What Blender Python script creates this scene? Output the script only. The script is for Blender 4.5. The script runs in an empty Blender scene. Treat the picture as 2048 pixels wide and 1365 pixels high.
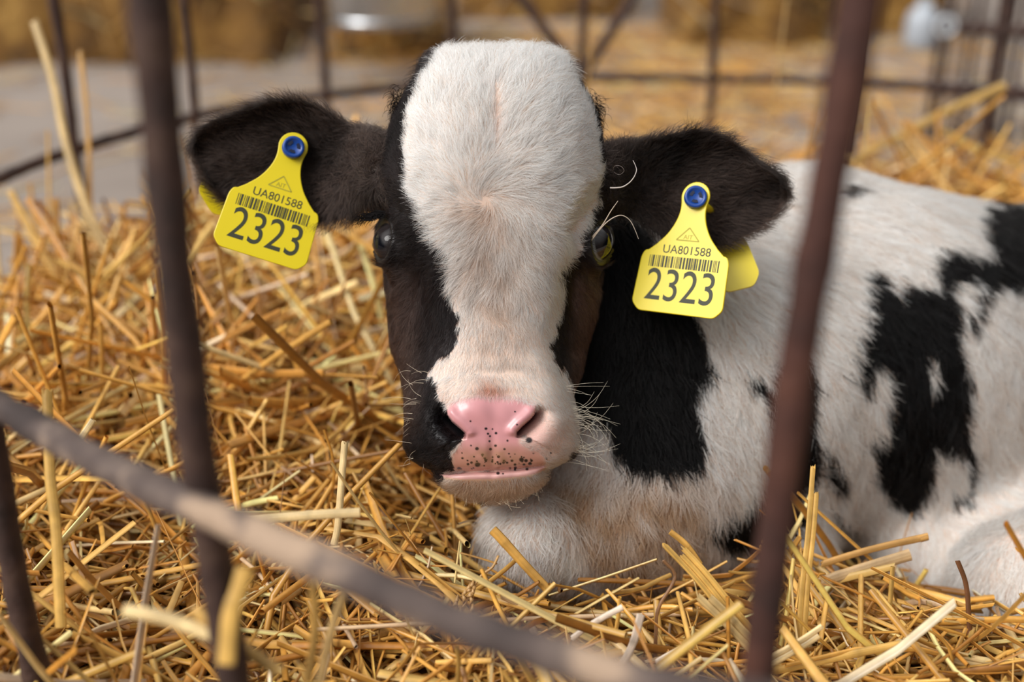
import bpy, math, random
import numpy as np
from mathutils import Vector, Matrix
rng = np.random.default_rng(11)
random.seed(5)
SC = bpy.context.scene
COL = SC.collection

# ------------------------------------------------------------------ camera
F_PX, PITCH, CAM_H = 2300.0, math.radians(23.5), 0.53
D0 = 0.615                       # focus distance: the calf's face
SP, CP = math.sin(PITCH), math.cos(PITCH)
CAM = np.array([0.0, 0.0, CAM_H])
RIGHT = np.array([1.0, 0, 0]); FWD = np.array([0, CP, -SP]); UP = np.array([0, SP, CP])
cam_d = bpy.data.cameras.new('camera'); cam = bpy.data.objects.new('camera', cam_d); COL.objects.link(cam)
cam.location = CAM; cam.rotation_euler = (math.pi/2 - PITCH, 0, 0)
cam_d.sensor_width = 36.0; cam_d.lens = F_PX/2048*36.0
cam_d.clip_start = 0.02; cam_d.clip_end = 100
cam_d.dof.use_dof = True; cam_d.dof.focus_distance = D0 + 0.004
cam_d.dof.aperture_fstop = 3.3
SC.camera = cam

# ------------------------------------------------------------------ light
w = bpy.data.worlds.new('sky'); SC.world = w; w.use_nodes = True
nt = w.node_tree; nt.nodes.clear()
def wn(t, **k):
    n = nt.nodes.new(t)
    for a, b in k.items(): setattr(n, a, b)
    return n
tc = wn('ShaderNodeTexCoord')
def lobe(d, lo, hi):
    d = Vector(d).normalized()
    dt = wn('ShaderNodeVectorMath', operation='DOT_PRODUCT'); dt.inputs[1].default_value = d
    nt.links.new(tc.outputs['Generated'], dt.inputs[0])
    mr = wn('ShaderNodeMapRange', interpolation_type='SMOOTHSTEP')
    mr.inputs['From Min'].default_value = lo; mr.inputs['From Max'].default_value = hi
    nt.links.new(dt.outputs['Value'], mr.inputs['Value'])
    return mr.outputs['Result']
def scaled(fac, col, s):
    m = wn('ShaderNodeMix', data_type='RGBA'); m.inputs['A'].default_value = (0, 0, 0, 1)
    m.inputs['B'].default_value = (col[0]*s, col[1]*s, col[2]*s, 1); nt.links.new(fac, m.inputs['Factor']); return m.outputs['Result']
def addc(a, b):
    m = wn('ShaderNodeMix', data_type='RGBA', blend_type='ADD'); m.inputs['Factor'].default_value = 1.0
    nt.links.new(a, m.inputs['A']); nt.links.new(b, m.inputs['B']); return m.outputs['Result']
SKY_UP   = scaled(lobe((-0.1, -0.1, 1), 0.05, 1.0), (0.94, 0.97, 1.0), 0.50)       # overcast dome
SKY_KEY  = scaled(lobe((-0.62, -0.45, 0.72), 0.72, 0.98), (1.0, 0.985, 0.97), 2.0)   # the bright open side of the yard
SKY_BACK = scaled(lobe((0.15, 1, 0.75), 0.55, 1.0), (1.0, 0.95, 0.88), 0.5)
bg = wn('ShaderNodeBackground'); out = wn('ShaderNodeOutputWorld')
nt.links.new(addc(addc(SKY_UP, SKY_KEY), SKY_BACK), bg.inputs['Color']); bg.inputs['Strength'].default_value = 1.0
nt.links.new(bg.outputs[0], out.inputs['Surface'])
sun_d = bpy.data.lights.new('sun', 'SUN'); sun = bpy.data.objects.new('sun', sun_d); COL.objects.link(sun)
sun_d.energy = 1.55; sun_d.angle = math.radians(24); sun_d.color = (1, 0.97, 0.93)
sun.rotation_euler = Vector((0.62, 0.45, -0.66)).to_track_quat('-Z', 'Y').to_euler()
SC.view_settings.view_transform = 'Standard'; SC.view_settings.look = 'None'
SC.view_settings.gamma = 1.0; SC.view_settings.use_curve_mapping = False
SC.view_settings.exposure = 0.47
SC.cycles.use_denoising = True
SC.cycles.max_bounces = 8; SC.cycles.diffuse_bounces = 4; SC.cycles.glossy_bounces = 3
SC.cycles.transmission_bounces = 4; SC.cycles.transparent_max_bounces = 6

# ------------------------------------------------------------------ helpers
def P(px, py, D):
    """world point seen at a photo pixel at a given distance along the view axis"""
    px = np.asarray(px, float); py = np.asarray(py, float); D = np.asarray(D, float)
    a = (px - 1024)/F_PX; b = -(py - 682.5)/F_PX
    return CAM + D[..., None]*(FWD + a[..., None]*RIGHT + b[..., None]*UP)
def PX(Wp):
    v = np.asarray(Wp) - CAM; D = v @ FWD
    return 1024 + (v @ RIGHT)/D*F_PX, 682.5 - (v @ UP)/D*F_PX, D
def PZ(px, py, z):
    """world point on the ray of a pixel at world height z"""
    a = (px - 1024)/F_PX; b = -(py - 682.5)/F_PX
    d = FWD + a*RIGHT + b*UP
    return CAM + d*((z - CAM_H)/d[2])
def mesh_obj(name, verts, faces, mat, parent=None, smooth=True, colors=None, extra=None):
    me = bpy.data.meshes.new(name)
    verts = np.asarray(verts, np.float32)
    if isinstance(faces, np.ndarray):
        nf, k = faces.shape
        me.vertices.add(len(verts)); me.vertices.foreach_set('co', verts.ravel())
        me.loops.add(nf*k); me.loops.foreach_set('vertex_index', faces.astype(np.int32).ravel())
        me.polygons.add(nf); me.polygons.foreach_set('loop_start', np.arange(0, nf*k, k, dtype=np.int32))
        me.update(calc_edges=True); me.validate()
    else:
        me.from_pydata([tuple(map(float, v)) for v in verts], [], [tuple(int(i) for i in f) for f in faces]); me.update()
    if smooth: me.polygons.foreach_set('use_smooth', np.ones(len(me.polygons), bool))
    if colors is not None:
        c = np.ones((len(verts), 4), np.float32); c[:, :colors.shape[1]] = colors
        at = me.color_attributes.new('Col', 'FLOAT_COLOR', 'POINT'); at.data.foreach_set('color', c.ravel())
    for nm, arr in (extra or {}).items():
        at = me.attributes.new(nm, 'FLOAT', 'POINT'); at.data.foreach_set('value', np.asarray(arr, np.float32))
    if mat: me.materials.append(mat)
    o = bpy.data.objects.new(name, me); COL.objects.link(o)
    if parent: o.parent = parent
    return o
def tag(o, label=None, cat=None, group=None, kind=None):
    for k, v in (('label', label), ('category', cat), ('group', group), ('kind', kind)):
        if v: o[k] = v
    return o
def empty(name, loc=(0, 0, 0)):
    o = bpy.data.objects.new(name, None); COL.objects.link(o); o.location = loc; o.empty_display_size = 0.02
    bpy.context.view_layer.update(); return o
def child(o, parent):
    """parent keeping the world placement"""
    o.parent = parent; o.matrix_parent_inverse = Matrix.Translation(parent.location).inverted() if parent.type == 'EMPTY' else Matrix.Identity(4)
    return o
def pchip(x, y, xq):
    x = np.asarray(x, float); y = np.asarray(y, float); h = np.diff(x); d = np.diff(y, axis=0)/h[:, None]
    m = np.zeros_like(y)
    for i in range(1, len(x)-1):
        a, b = d[i-1], d[i]; w1, w2 = 2*h[i]+h[i-1], h[i]+2*h[i-1]
        ok = a*b > 0
        with np.errstate(divide='ignore', invalid='ignore'): m[i] = np.where(ok, (w1+w2)/(w1/a + w2/b), 0)
    m[0] = d[0]; m[-1] = d[-1]
    k = np.clip(np.searchsorted(x, xq) - 1, 0, len(x)-2); t = ((xq - x[k])/h[k])[:, None]; hk = h[k][:, None]
    return (2*t**3-3*t**2+1)*y[k] + (t**3-2*t**2+t)*hk*m[k] + (-2*t**3+3*t**2)*y[k+1] + (t**3-t**2)*hk*m[k+1]
def crom(pts, n, closed=False):
    """Catmull-Rom through pts (k, d) -> (n, d)"""
    p = np.asarray(pts, float); k = len(p)
    if closed:
        t = np.arange(n)/n*k; i = t.astype(int); f = (t - i)[:, None]
        g = lambda j: p[(i+j) % k]
    else:
        t = np.linspace(0, k-1, n); i = np.minimum(t.astype(int), k-2); f = (t - i)[:, None]
        q = np.vstack([2*p[0]-p[1], p, 2*p[-1]-p[-2]]); g = lambda j: q[i+j+1]
    a, b, c, d = g(-1), g(0), g(1), g(2)
    return 0.5*(2*b + (c-a)*f + (2*a-5*b+4*c-d)*f*f + (3*b-a-3*c+d)*f**3)
def inpoly(x, y, poly):
    poly = np.asarray(poly, float); r = np.zeros(x.shape, bool); j = len(poly)-1
    for i in range(len(poly)):
        xi, yi = poly[i]; xj, yj = poly[j]
        c = ((yi > y) != (yj > y)) & (x < (xj-xi)*(y-yi)/((yj-yi) + 1e-12) + xi)
        r ^= c; j = i
    return r
def segdist(x, y, pl):
    """distance to a polyline, parameter 0..1 along it, and side sign"""
    pl = np.asarray(pl, float); L = np.linalg.norm(np.diff(pl, axis=0), axis=1); cum = np.r_[0, np.cumsum(L)]
    best = np.full(x.shape, 1e9); par = np.zeros(x.shape); sg = np.ones(x.shape)
    for i in range(len(pl)-1):
        a = pl[i]; d = pl[i+1]-a
        t = np.clip(((x-a[0])*d[0]+(y-a[1])*d[1])/(d@d), 0, 1)
        dx = x-a[0]-t*d[0]; dy = y-a[1]-t*d[1]; q = np.hypot(dx, dy); m = q < best
        best = np.where(m, q, best); par = np.where(m, (cum[i]+t*L[i])/cum[-1], par)
        sg = np.where(m, np.sign(d[0]*dy - d[1]*dx), sg)
    return best, par, sg
def sstep(a, b, x):
    t = np.clip((x-a)/(b-a), 0, 1); return t*t*(3-2*t)
_ph = rng.uniform(0, 6.28, (5, 12)); _dr = rng.normal(size=(5, 12, 3)); _dr /= np.linalg.norm(_dr, axis=2, keepdims=True)
def vnoise(p, freq, k=0):
    """smooth sum-of-sines noise, about -1..1"""
    s = 0
    for i in range(12): s = s + np.sin(p @ (_dr[k % 5, i]*freq*(0.6 + 0.12*i)) + _ph[k % 5, i])
    return s/4.2
# materials -----------------------------------------------------------
def mat(name):
    m = bpy.data.materials.new(name); m.use_nodes = True
    n = m.node_tree.nodes; b = n.get('Principled BSDF'); return m, m.node_tree, b
def simple(name, col, rough=0.5, metal=0.0, **kw):
    m, t, b = mat(name); b.inputs['Base Color'].default_value = (*col, 1)
    b.inputs['Roughness'].default_value = rough; b.inputs['Metallic'].default_value = metal
    for k, v in kw.items(): b.inputs[k].default_value = v
    return m
def N(t, typ, **k):
    n = t.nodes.new(typ)
    for a, b in k.items(): setattr(n, a, b)
    return n
def noise_mat(name, stops, scale, rough=0.7, bump=0.3, bscale=None, detail=6, metal=0.0, bdist=0.002, distort=0.0):
    m, t, b = mat(name)
    tcn = N(t, 'ShaderNodeTexCoord'); nz = N(t, 'ShaderNodeTexNoise'); nz.inputs['Scale'].default_value = scale; nz.inputs['Detail'].default_value = detail
    nz.inputs['Distortion'].default_value = distort
    t.links.new(tcn.outputs['Object'], nz.inputs['Vector'])
    r = N(t, 'ShaderNodeValToRGB'); e = r.color_ramp.elements
    while len(e) < len(stops): e.new(0.5)
    for el, (p_, c_) in zip(e, stops): el.position = p_; el.color = (*c_, 1)
    t.links.new(nz.outputs['Fac'], r.inputs['Fac']); t.links.new(r.outputs['Color'], b.inputs['Base Color'])
    b.inputs['Roughness'].default_value = rough; b.inputs['Metallic'].default_value = metal
    if bump:
        n2 = N(t, 'ShaderNodeTexNoise'); n2.inputs['Scale'].default_value = bscale or scale*3; n2.inputs['Detail'].default_value = 5
        t.links.new(tcn.outputs['Object'], n2.inputs['Vector'])
        bp = N(t, 'ShaderNodeBump'); bp.inputs['Strength'].default_value = bump; bp.inputs['Distance'].default_value = bdist
        t.links.new(n2.outputs['Fac'], bp.inputs['Height']); t.links.new(bp.outputs['Normal'], b.inputs['Normal'])
    return m
def attr_mat(name, rough=0.5, rough_attr=None, spec=0.5, sss=0.0):
    m, t, b = mat(name)
    a = N(t, 'ShaderNodeAttribute'); a.attribute_name = 'Col'
    t.links.new(a.outputs['Color'], b.inputs['Base Color'])
    b.inputs['Roughness'].default_value = rough; b.inputs['Specular IOR Level'].default_value = spec
    if rough_attr:
        r = N(t, 'ShaderNodeAttribute'); r.attribute_name = rough_attr; t.links.new(r.outputs['Fac'], b.inputs['Roughness'])
    if sss:
        b.inputs['Subsurface Weight'].default_value = sss; b.inputs['Subsurface Radius'].default_value = (0.004, 0.0015, 0.001); b.inputs['Subsurface Scale'].default_value = 1.0
    return m
M_rust = noise_mat('rusty_iron', [(0.30, (0.022, 0.011, 0.008)), (0.52, (0.050, 0.023, 0.016)), (0.75, (0.095, 0.052, 0.034))], 60, 0.8, 0.5, 260)
M_rail = noise_mat('weathered_iron', [(0.33, (0.035, 0.022, 0.019)), (0.50, (0.080, 0.054, 0.045)), (0.55, (0.14, 0.10, 0.08)), (0.60, (0.36, 0.25, 0.17))], 24, 0.75, 0.5, 220)
M_redrust = noise_mat('red_rusty_iron', [(0.30, (0.028, 0.010, 0.007)), (0.52, (0.060, 0.020, 0.013)), (0.75, (0.11, 0.040, 0.024))], 40, 0.78, 0.5, 260)
M_concrete = noise_mat('concrete', [(0.3, (0.20, 0.162, 0.136)), (0.7, (0.285, 0.235, 0.20))], 2.5, 0.85, 0.2, 60)
# ---------------------------------------------------------------- tubes
def tube(path, rad, n=10, bump=0.0, cap=True):
    p = np.asarray(path, float); k = len(p); rad = np.broadcast_to(np.asarray(rad, float), (k,))
    tg = np.gradient(p, axis=0); tg /= np.linalg.norm(tg, axis=1, keepdims=True)
    up = np.array([0, 0, 1.0]) if abs(tg[0][2]) < 0.9 else np.array([1.0, 0, 0])
    a = np.cross(tg, up); a /= np.linalg.norm(a, axis=1, keepdims=True); b = np.cross(tg, a)
    th = np.linspace(0, 2*math.pi, n, endpoint=False)
    V = p[:, None] + rad[:, None, None]*(np.cos(th)[None, :, None]*a[:, None] + np.sin(th)[None, :, None]*b[:, None])
    V = V.reshape(-1, 3)
    if bump: V = V + (V - np.repeat(p, n, 0))*bump*(vnoise(V, 160, 1)*0.5 + vnoise(V, 420, 2)*0.5)[:, None]
    i = np.arange(k-1)[:, None]*n; j = np.arange(n)[None]; jn = (j+1) % n
    Fq = np.stack([i+j, i+jn, i+n+jn, i+n+j], -1).reshape(-1, 4)
    Fq = [tuple(f) for f in Fq]
    if cap: Fq += [tuple(range(n-1, -1, -1)), tuple(range((k-1)*n, k*n))]
    return V, Fq
def join(parts):
    V, Fs, o = [], [], 0
    for v, f in parts:
        V.append(v); Fs += [tuple(i+o for i in q) for q in f]; o += len(v)
    return np.vstack(V), Fs

# ------------------------------------------------------------------ ground
fl = mesh_obj('floor', [(-5, -1, 0), (5, -1, 0), (5, 9, 0), (-5, 9, 0)], [(0, 1, 2, 3)], M_concrete, smooth=False)
tag(fl, 'grey concrete yard floor behind the pen', 'floor', kind='structure')

# ------------------------------------------------------------------ calf body
S = D0/F_PX
def Hd(x, y, z): return P(x, y, D0 - np.asarray(z, float)*S)
# head sections: y, midline x, front z, bridge (b, z), side (m, z), half width left/right, z there, back z   (photo pixels at the face)
ROWS = np.array([
 [106, 993, -125, 25,-127, 45,-132,  58, 58, -150, -200],
 [114, 993,  -92, 52, -97, 88,-112, 106,106, -155, -250],
 [132, 992,  -56, 65, -62,112, -92, 138,138, -155, -300],
 [162, 990,  -22, 80, -30,135, -70, 160,164, -150, -340],
 [205, 989,    2, 95, -10,158, -55, 184,190, -142, -380],
 [260, 988,   18,110,   2,178, -45, 205,208, -134, -400],
 [340, 987,   27,118,  11,192, -42, 220,219, -124, -420],
 [420, 986,   27,120,   9,200, -50, 232,226, -118, -430],
 [490, 985,   20,108,   0,186, -66, 224,220, -128, -430],
 [550, 984,   12, 98, -10,164, -84, 212,216, -158, -430],
 [620, 984,    8, 92, -18,148, -96, 204,208, -182, -420],
 [690, 984,   10, 90, -14,142, -90, 200,190, -186, -400],
 [740, 984,   18, 95,  -1,142, -68, 184,180, -168, -370],
 [790, 984,   30,102,  15,146, -38, 174,162, -120, -330],
 [840, 984,   39,100,  28,150, -16, 172,169, -92, -300],
 [885, 984,   36, 96,  26,152, -14, 174,172, -85, -280],
 [912, 984,   25, 92,  15,146, -18, 163,162, -80, -262],
 [930, 984,   10, 85,   2,124, -24, 138,126, -76, -250],
 [941, 984,   -4, 76, -10,101, -30, 112,107, -72, -236],
 [955, 984,   -9, 70, -15, 92, -32, 102,101, -70, -212],
 [970, 984,  -15, 60, -22, 78, -36,  88, 86, -68, -185],
 [984, 984,  -30, 42, -35, 56, -46,  64, 63, -72, -145],
 [994, 984,  -50, 24, -53, 34, -60,  40, 40, -78, -118],
 [999, 984,  -70, 10, -71, 15, -74,  18, 18, -82, -100]], float)
NU, NV = 440, 430
yq = np.r_[np.linspace(106, 700, 230, endpoint=False), np.linspace(700, 999, NV-230)]
rw = pchip(ROWS[:, 0], ROWS[:, 1:], yq)
ctr = []
for r in rw:
    cx, zf, b, z1, m, zm, wl, wr, zs, zb = r
    ctr.append([(cx, zf), (cx+b, z1), (cx+m, zm), (cx+wr, zs), (cx+wr*0.86, zs*0.45+zb*0.55), (cx+wr*.45, zs*.1+zb*.9), (cx, zb),
                (cx-wl*.45, zs*.1+zb*.9), (cx-wl*0.86, zs*0.45+zb*0.55), (cx-wl, zs), (cx-m, zm), (cx-b, z1)])
ctr = np.array(ctr)                                     # NV,12,2
# denser sampling on the front half
tt = np.arange(NU)/NU
uu = (tt*12 - 0.9*np.sin(2*math.pi*tt)*12/(2*math.pi)*0.9) % 12
i0 = uu.astype(int); f = (uu - i0)[None, :, None]
g = lambda j: ctr[:, (i0+j) % 12]
a, b_, c, d = g(-1), g(0), g(1), g(2)
sec = 0.5*(2*b_ + (c-a)*f + (2*a-5*b_+4*c-d)*f*f + (3*b_-a-3*c+d)*f**3)
HX = sec[..., 0].ravel(); HZ = sec[..., 1].ravel(); HY = np.repeat(yq, NU)
front = HZ > -210
# --- sculpting on the face, in face pixels
def gauss(x0, y0, sx, sy): return np.exp(-((HX-x0)/sx)**2 - ((HY-y0)/sy)**2)
fr = front.astype(float)
HZ = HZ + fr*(-9*gauss(985, 560, 70, 90) + 7*gauss(905, 320, 60, 90) + 7*gauss(1075, 320, 60, 90) - 5*gauss(988, 250, 22, 90))
for sx in (-1, 1):                                       # brow, tear groove, cheek
    HZ += fr*(9*gauss(985+sx*190, 425, 40, 34) - 12*gauss(985+sx*150, 560, 26, 70) + 8*gauss(985+sx*185, 600, 26, 80))
HZ += fr*(-6*gauss(985, 905, 10, 40) + 11*gauss(943, 815, 34, 34) + 3*gauss(1035, 805, 40, 22) - 4*gauss(990, 742, 60, 10))
# nostrils: a sharp wing edge with a deep hollow on its outer, lower side
WING_R = [(1079, 806), (1075, 818), (1070, 832), (1060, 843), (1046, 855), (1036, 866), (1034, 878)]
WING_L = [(887, 804), (889, 818), (892, 832), (902, 845), (916, 857), (929, 869), (931, 880)]
NOST = np.zeros(HX.shape)
for wing, sd in ((WING_R, 1), (WING_L, -1)):
    q, par, sg = segdist(HX, HY, wing); sg = sg*(-sd)
    outer = sg > 0
    win = sstep(0.0, 0.28, par)*(1 - sstep(0.86, 1.0, par))
    prof = np.where(outer, np.exp(-(q/17.0)**2)*(1-np.exp(-((q+1.5)/2.5)**2)*0.2), np.exp(-(q/2.2)**2))
    dep = fr*64*win*prof
    NOST = np.maximum(NOST, np.where(fr > 0, win*prof, 0))
    HZ -= dep
    HZ += fr*8*win*np.where(outer, 0, (np.exp(-((q-12)/11)**2)))          # the wing itself swells
    HZ += fr*7*np.where(outer, np.exp(-((q-48)/20)**2), 0)*sstep(0, .3, par)*(1-sstep(.7, 1, par))
    HX -= sd*dep*0.25*np.where(outer, 1, 0)
# mouth
MOUTH = [(866, 946), (900, 947), (940, 944), (985, 943), (1035, 939), (1075, 934), (1100, 931)]
q, par, sg = segdist(HX, HY, MOUTH); m_ = fr*(HZ > -95)*(1-sstep(.93, 1, par))
HZ -= m_*15*np.exp(-(q/4.0)**2)
HZ += m_*(6*np.exp(-((q-13)/8)**2)*(sg > 0))
# --- eyes
ER = 50.0
EYES = [dict(c=np.array([797., 486, -132]), a=np.array([-0.86, -0.06, 0.50]), s=-1, sh=0.06),
        dict(c=np.array([1175., 485, -124]), a=np.array([0.90, -0.05, 0.43]), s=1, sh=-0.10)]
hp = np.stack([HX, HY, HZ], -1); RHO = np.full(HX.shape, 9.0)
for e in EYES:
    a = e['a']/np.linalg.norm(e['a']); e['a'] = a
    upv = np.array([0, -1., 0]); bz = np.cross(a, upv); bz /= np.linalg.norm(bz)
    if bz[2] < 0: bz = -bz                                # towards the nose / viewer
    u2 = np.cross(a, bz); u2 = u2 if u2[1] < 0 else -u2
    ang = math.radians(-28); p1 = bz*math.cos(ang) + u2*math.sin(ang); q1 = -bz*math.sin(ang) + u2*math.cos(ang)
    e['p'], e['q'] = p1, q1
    v = hp - e['c']; r = np.linalg.norm(v, axis=1); dn = v/r[:, None]
    al = dn @ a; pp = dn @ p1; qq = dn @ q1
    pp = np.where(al > 0, pp, 9); 
    rho = np.sqrt(((pp+e['sh'])/0.72)**2 + (qq/0.76)**2)
    near = (r < 150) & (al > -0.1)
    RHO = np.where(near, np.minimum(RHO, rho), RHO)
    tgt = np.where(rho < 0.90, ER-14, ER-14 + 22*sstep(0.88, 1.05, rho))
    wgt = np.where(near, 1 - sstep(1.02, 1.6, rho), 0)
    rn = r*(1-wgt) + tgt*wgt
    hp = np.where(near[:, None], e['c'] + dn*rn[:, None], hp)
HX, HY, HZ = hp.T
HV = Hd(HX, HY, HZ)
ii = np.arange(NV-1)[:, None]*NU; jj = np.arange(NU)[None]; jn = (jj+1) % NU
HF = np.stack([ii+jj, ii+NU+jj, ii+NU+jn, ii+jn], -1).reshape(-1, 4)
capv = np.array([HV[:NU].mean(0), HV[-NU:].mean(0)])
capf = [(NV*NU, j, (j+1) % NU, (j+1) % NU) for j in range(NU)] + [(NV*NU+1, (NV-1)*NU+(j+1) % NU, (NV-1)*NU+j, (NV-1)*NU+j) for j in range(NU)]
HV = np.vstack([HV, capv]); HX = np.r_[HX, 993, 984]; HY = np.r_[HY, 106, 999]; HZ = np.r_[HZ, -170, -90]
RHO = np.r_[RHO, 9, 9]; NOST = np.r_[NOST, 0, 0]
HT = np.vstack([HF[:, [0, 1, 2]], HF[:, [0, 2, 3]], np.array(capf)[:, :3]])
# --- ears
EAR_L = ([(790,275),(735,262),(700,254),(640,214),(560,199),(480,221),(412,249),(390,271),(387,300)],
         [(790,425),(735,414),(700,430),(655,444),(600,440),(540,434),(470,412),(420,372),(387,300)])
EAR_R = ([(1180,300),(1230,292),(1275,287),(1335,271),(1400,259),(1453,277),(1511,314),(1559,350),(1571,385)],
         [(1180,430),(1230,422),(1270,432),(1320,471),(1385,490),(1443,490),(1501,467),(1554,424),(1571,385)])
def ear(top, bot, tipz):
    ns, nq = 110, 60
    T = crom(top, ns); B = crom(bot, ns); s = np.linspace(0, 1, ns)
    tau = np.cos(np.linspace(0, 2*math.pi, 2*nq, endpoint=False))        # -> front (first half), back (second)
    isf = (np.arange(2*nq) < nq)
    mid = (T+B)/2; half = (B-T)/2
    zc = -165 + (tipz+165)*s**0.9
    cup = 42*sstep(0.12, 0.45, s)*(1-0.45*s); th = 120*(1-sstep(0.0, 0.35, s)) + 22
    th = th*(1-0.5*s)
    k = np.sqrt(np.clip(1-tau**2, 0, 1))
    X = mid[:, None, 0] + half[:, None, 0]*(-tau)[None]; Y = mid[:, None, 1] + half[:, None, 1]*(-tau)[None]
    X = X + 0*Y
    # roll: upper rim leans forward over the hollow
    Z = zc[:, None] + (16*sstep(.1, .5, s))[:, None]*tau[None] - cup[:, None]*(k[None]**1.5)*np.where(isf, 1, 1)[None]
    Z = Z + np.where(isf[None], (th*0.5*(1-sstep(0.1, 0.45, s)))[:, None]*k[None], -th[:, None]*k[None])
    Z += (5*np.sin(Y/17.0 + X/60.0)*sstep(.3, .6, s)[:, None]*k[None])*isf[None]          # ridges in the hollow
    n = 2*nq; i = np.arange(ns-1)[:, None]*n; j = np.arange(n)[None]; jn = (j+1) % n
    Fq = np.stack([i+j, i+n+j, i+n+jn, i+jn], -1).reshape(-1, 4)
    return X.ravel(), Y.ravel(), Z.ravel(), np.vstack([Fq[:, [0, 1, 2]], Fq[:, [0, 2, 3]]]), np.repeat(s, n), np.tile(tau, ns), np.tile(isf, ns)
ears = [ear(*EAR_L, -215), ear(*EAR_R, -195)]
# --- neck, trunk and legs: one smooth union of tapered limbs, meshed by surface nets
def B(px, py, D, r): return (P(px, py, D), r)
LIMBS = [(B(985,410,.690,.048), B(1190,630,.755,.066)), (B(1190,630,.755,.066), B(1400,790,.805,.108)),
         (B(1400,790,.805,.108), B(1700,742,.875,.132)), (B(1700,742,.875,.132), B(2200,760,.97,.133)),
         (B(1590,505,.875,.062), B(1440,640,.83,.075)), (B(1265,965,.752,.078), B(1420,860,.82,.10)),
         (B(1190,630,.745,.060), B(1265,965,.752,.078)),
         (B(1290,1080,.735,.040), B(1068,1078,.676,.028)),
         (B(1480,1010,.78,.06), B(1560,1130,.74,.032)),
         (B(2090,1190,.715,.041), B(2290,1120,.80,.06)), (B(2090,1190,.715,.037), B(1890,1170,.78,.026)), (B(2290,1120,.80,.06), B(2150,860,.88,.10)),
         (B(1830,1080,.80,.036), B(2060,1060,.80,.045))]
def limb_sdf(p):
    d = None
    for (a, ra), (b, rb) in LIMBS:
        ab = b-a; t = np.clip(((p-a) @ ab)/(ab @ ab), 0, 1)
        q = np.linalg.norm(p - (a + t[..., None]*ab), axis=-1) - (ra + t*(rb-ra))
        if d is None: d = q
        else:
            k = 0.030; h = np.clip(0.5+0.5*(d-q)/k, 0, 1); d = d*(1-h) + q*h - k*h*(1-h)
    return d
pts = np.array([x[0] for l in LIMBS for x in l]); rr = np.array([x[1] for l in LIMBS for x in l])
lo = (pts-rr[:, None]).min(0)-.02; hi = (pts+rr[:, None]).max(0)+.02; h_ = 0.0045
dims = np.ceil((hi-lo)/h_).astype(int)
G = np.stack(np.meshgrid(*[lo[k]+h_*np.arange(dims[k]) for k in range(3)], indexing='ij'), -1)
vol = np.concatenate([limb_sdf(G[i:i+8]) for i in range(0, dims[0], 8)], 0)
def surface_nets(vol, lo, h):
    s = vol < 0; n = np.array(vol.shape)-1
    cor = [(i, j, k) for i in (0, 1) for j in (0, 1) for k in (0, 1)]
    sl = lambda A, c: A[c[0]:c[0]+n[0], c[1]:c[1]+n[1], c[2]:c[2]+n[2]]
    cnt = sum(sl(s, c).astype(int) for c in cor); act = (cnt > 0) & (cnt < 8)
    idx = np.argwhere(act); ids = np.full(act.shape, -1); ids[act] = np.arange(len(idx))
    acc = np.zeros((len(idx), 3)); num = np.zeros(len(idx))
    for c1 in cor:
        for ax in range(3):
            if c1[ax]: continue
            c2 = list(c1); c2[ax] = 1
            v1 = sl(vol, c1)[act]; v2 = sl(vol, tuple(c2))[act]; m = (v1 < 0) != (v2 < 0)
            t = v1/(v1-v2+1e-20); q = np.tile(np.array(c1, float), (len(idx), 1)); q[:, ax] = t
            acc[m] += q[m]; num[m] += 1
    V = lo + h*(idx + acc/num[:, None])
    Fs = []
    for ax in range(3):
        o1, o2 = (ax+1) % 3, (ax+2) % 3
        a = s; sh = [slice(None)]*3; sh[ax] = slice(0, -1); sh2 = [slice(None)]*3; sh2[ax] = slice(1, None)
        e = np.argwhere(a[tuple(sh)] != a[tuple(sh2)])
        e = e[(e[:, o1] > 0) & (e[:, o2] > 0) & (e[:, o1] < n[o1]) & (e[:, o2] < n[o2])]
        ins = a[e[:, 0], e[:, 1], e[:, 2]]
        def cid(d1, d2):
            q = e.copy(); q[:, o1] += d1; q[:, o2] += d2; return ids[q[:, 0], q[:, 1], q[:, 2]]
        quad = np.stack([cid(-1, -1), cid(0, -1), cid(0, 0), cid(-1, 0)], -1)
        quad[~ins] = quad[~ins][:, ::-1]; Fs.append(quad)
    Fs = np.vstack(Fs); return V, Fs[(Fs >= 0).all(1)]
BV, BF = surface_nets(vol, lo, h_)
del vol, G
# soft folds of skin on neck and flank
BV = BV + 0
BT = np.vstack([BF[:, [0, 1, 2]], BF[:, [0, 2, 3]]])
# --- gather
parts = [(HV, HT)] + [(Hd(e[0], e[1], e[2]), e[3]) for e in ears] + [(BV, BT)]
off = np.cumsum([0]+[len(p[0]) for p in parts])
CV = np.vstack([p[0] for p in parts]); CT = np.vstack([p[1]+o for p, o in zip(parts, off)])
CT = CT[(CT[:, 0] != CT[:, 1]) & (CT[:, 1] != CT[:, 2]) & (CT[:, 0] != CT[:, 2])]
PART = np.repeat([0, 1, 2, 3], [len(p[0]) for p in parts])
def normals(V, T):
    n = np.cross(V[T[:, 1]]-V[T[:, 0]], V[T[:, 2]]-V[T[:, 0]]); o = np.zeros_like(V)
    for k in range(3): np.add.at(o, T[:, k], n)
    return o/(np.linalg.norm(o, axis=1, keepdims=True)+1e-12)
CN = normals(CV, CT)
def flipcheck(sel, centre):
    v = CV[sel]-centre; return ((v*CN[sel]).sum(1)).mean() < 0
for k in range(4):
    sel = PART == k
    if flipcheck(sel, CV[sel].mean(0)):
        tsel = PART[CT[:, 0]] == k; CT[tsel] = CT[tsel][:, ::-1]; CN[sel] *= -1
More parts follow.
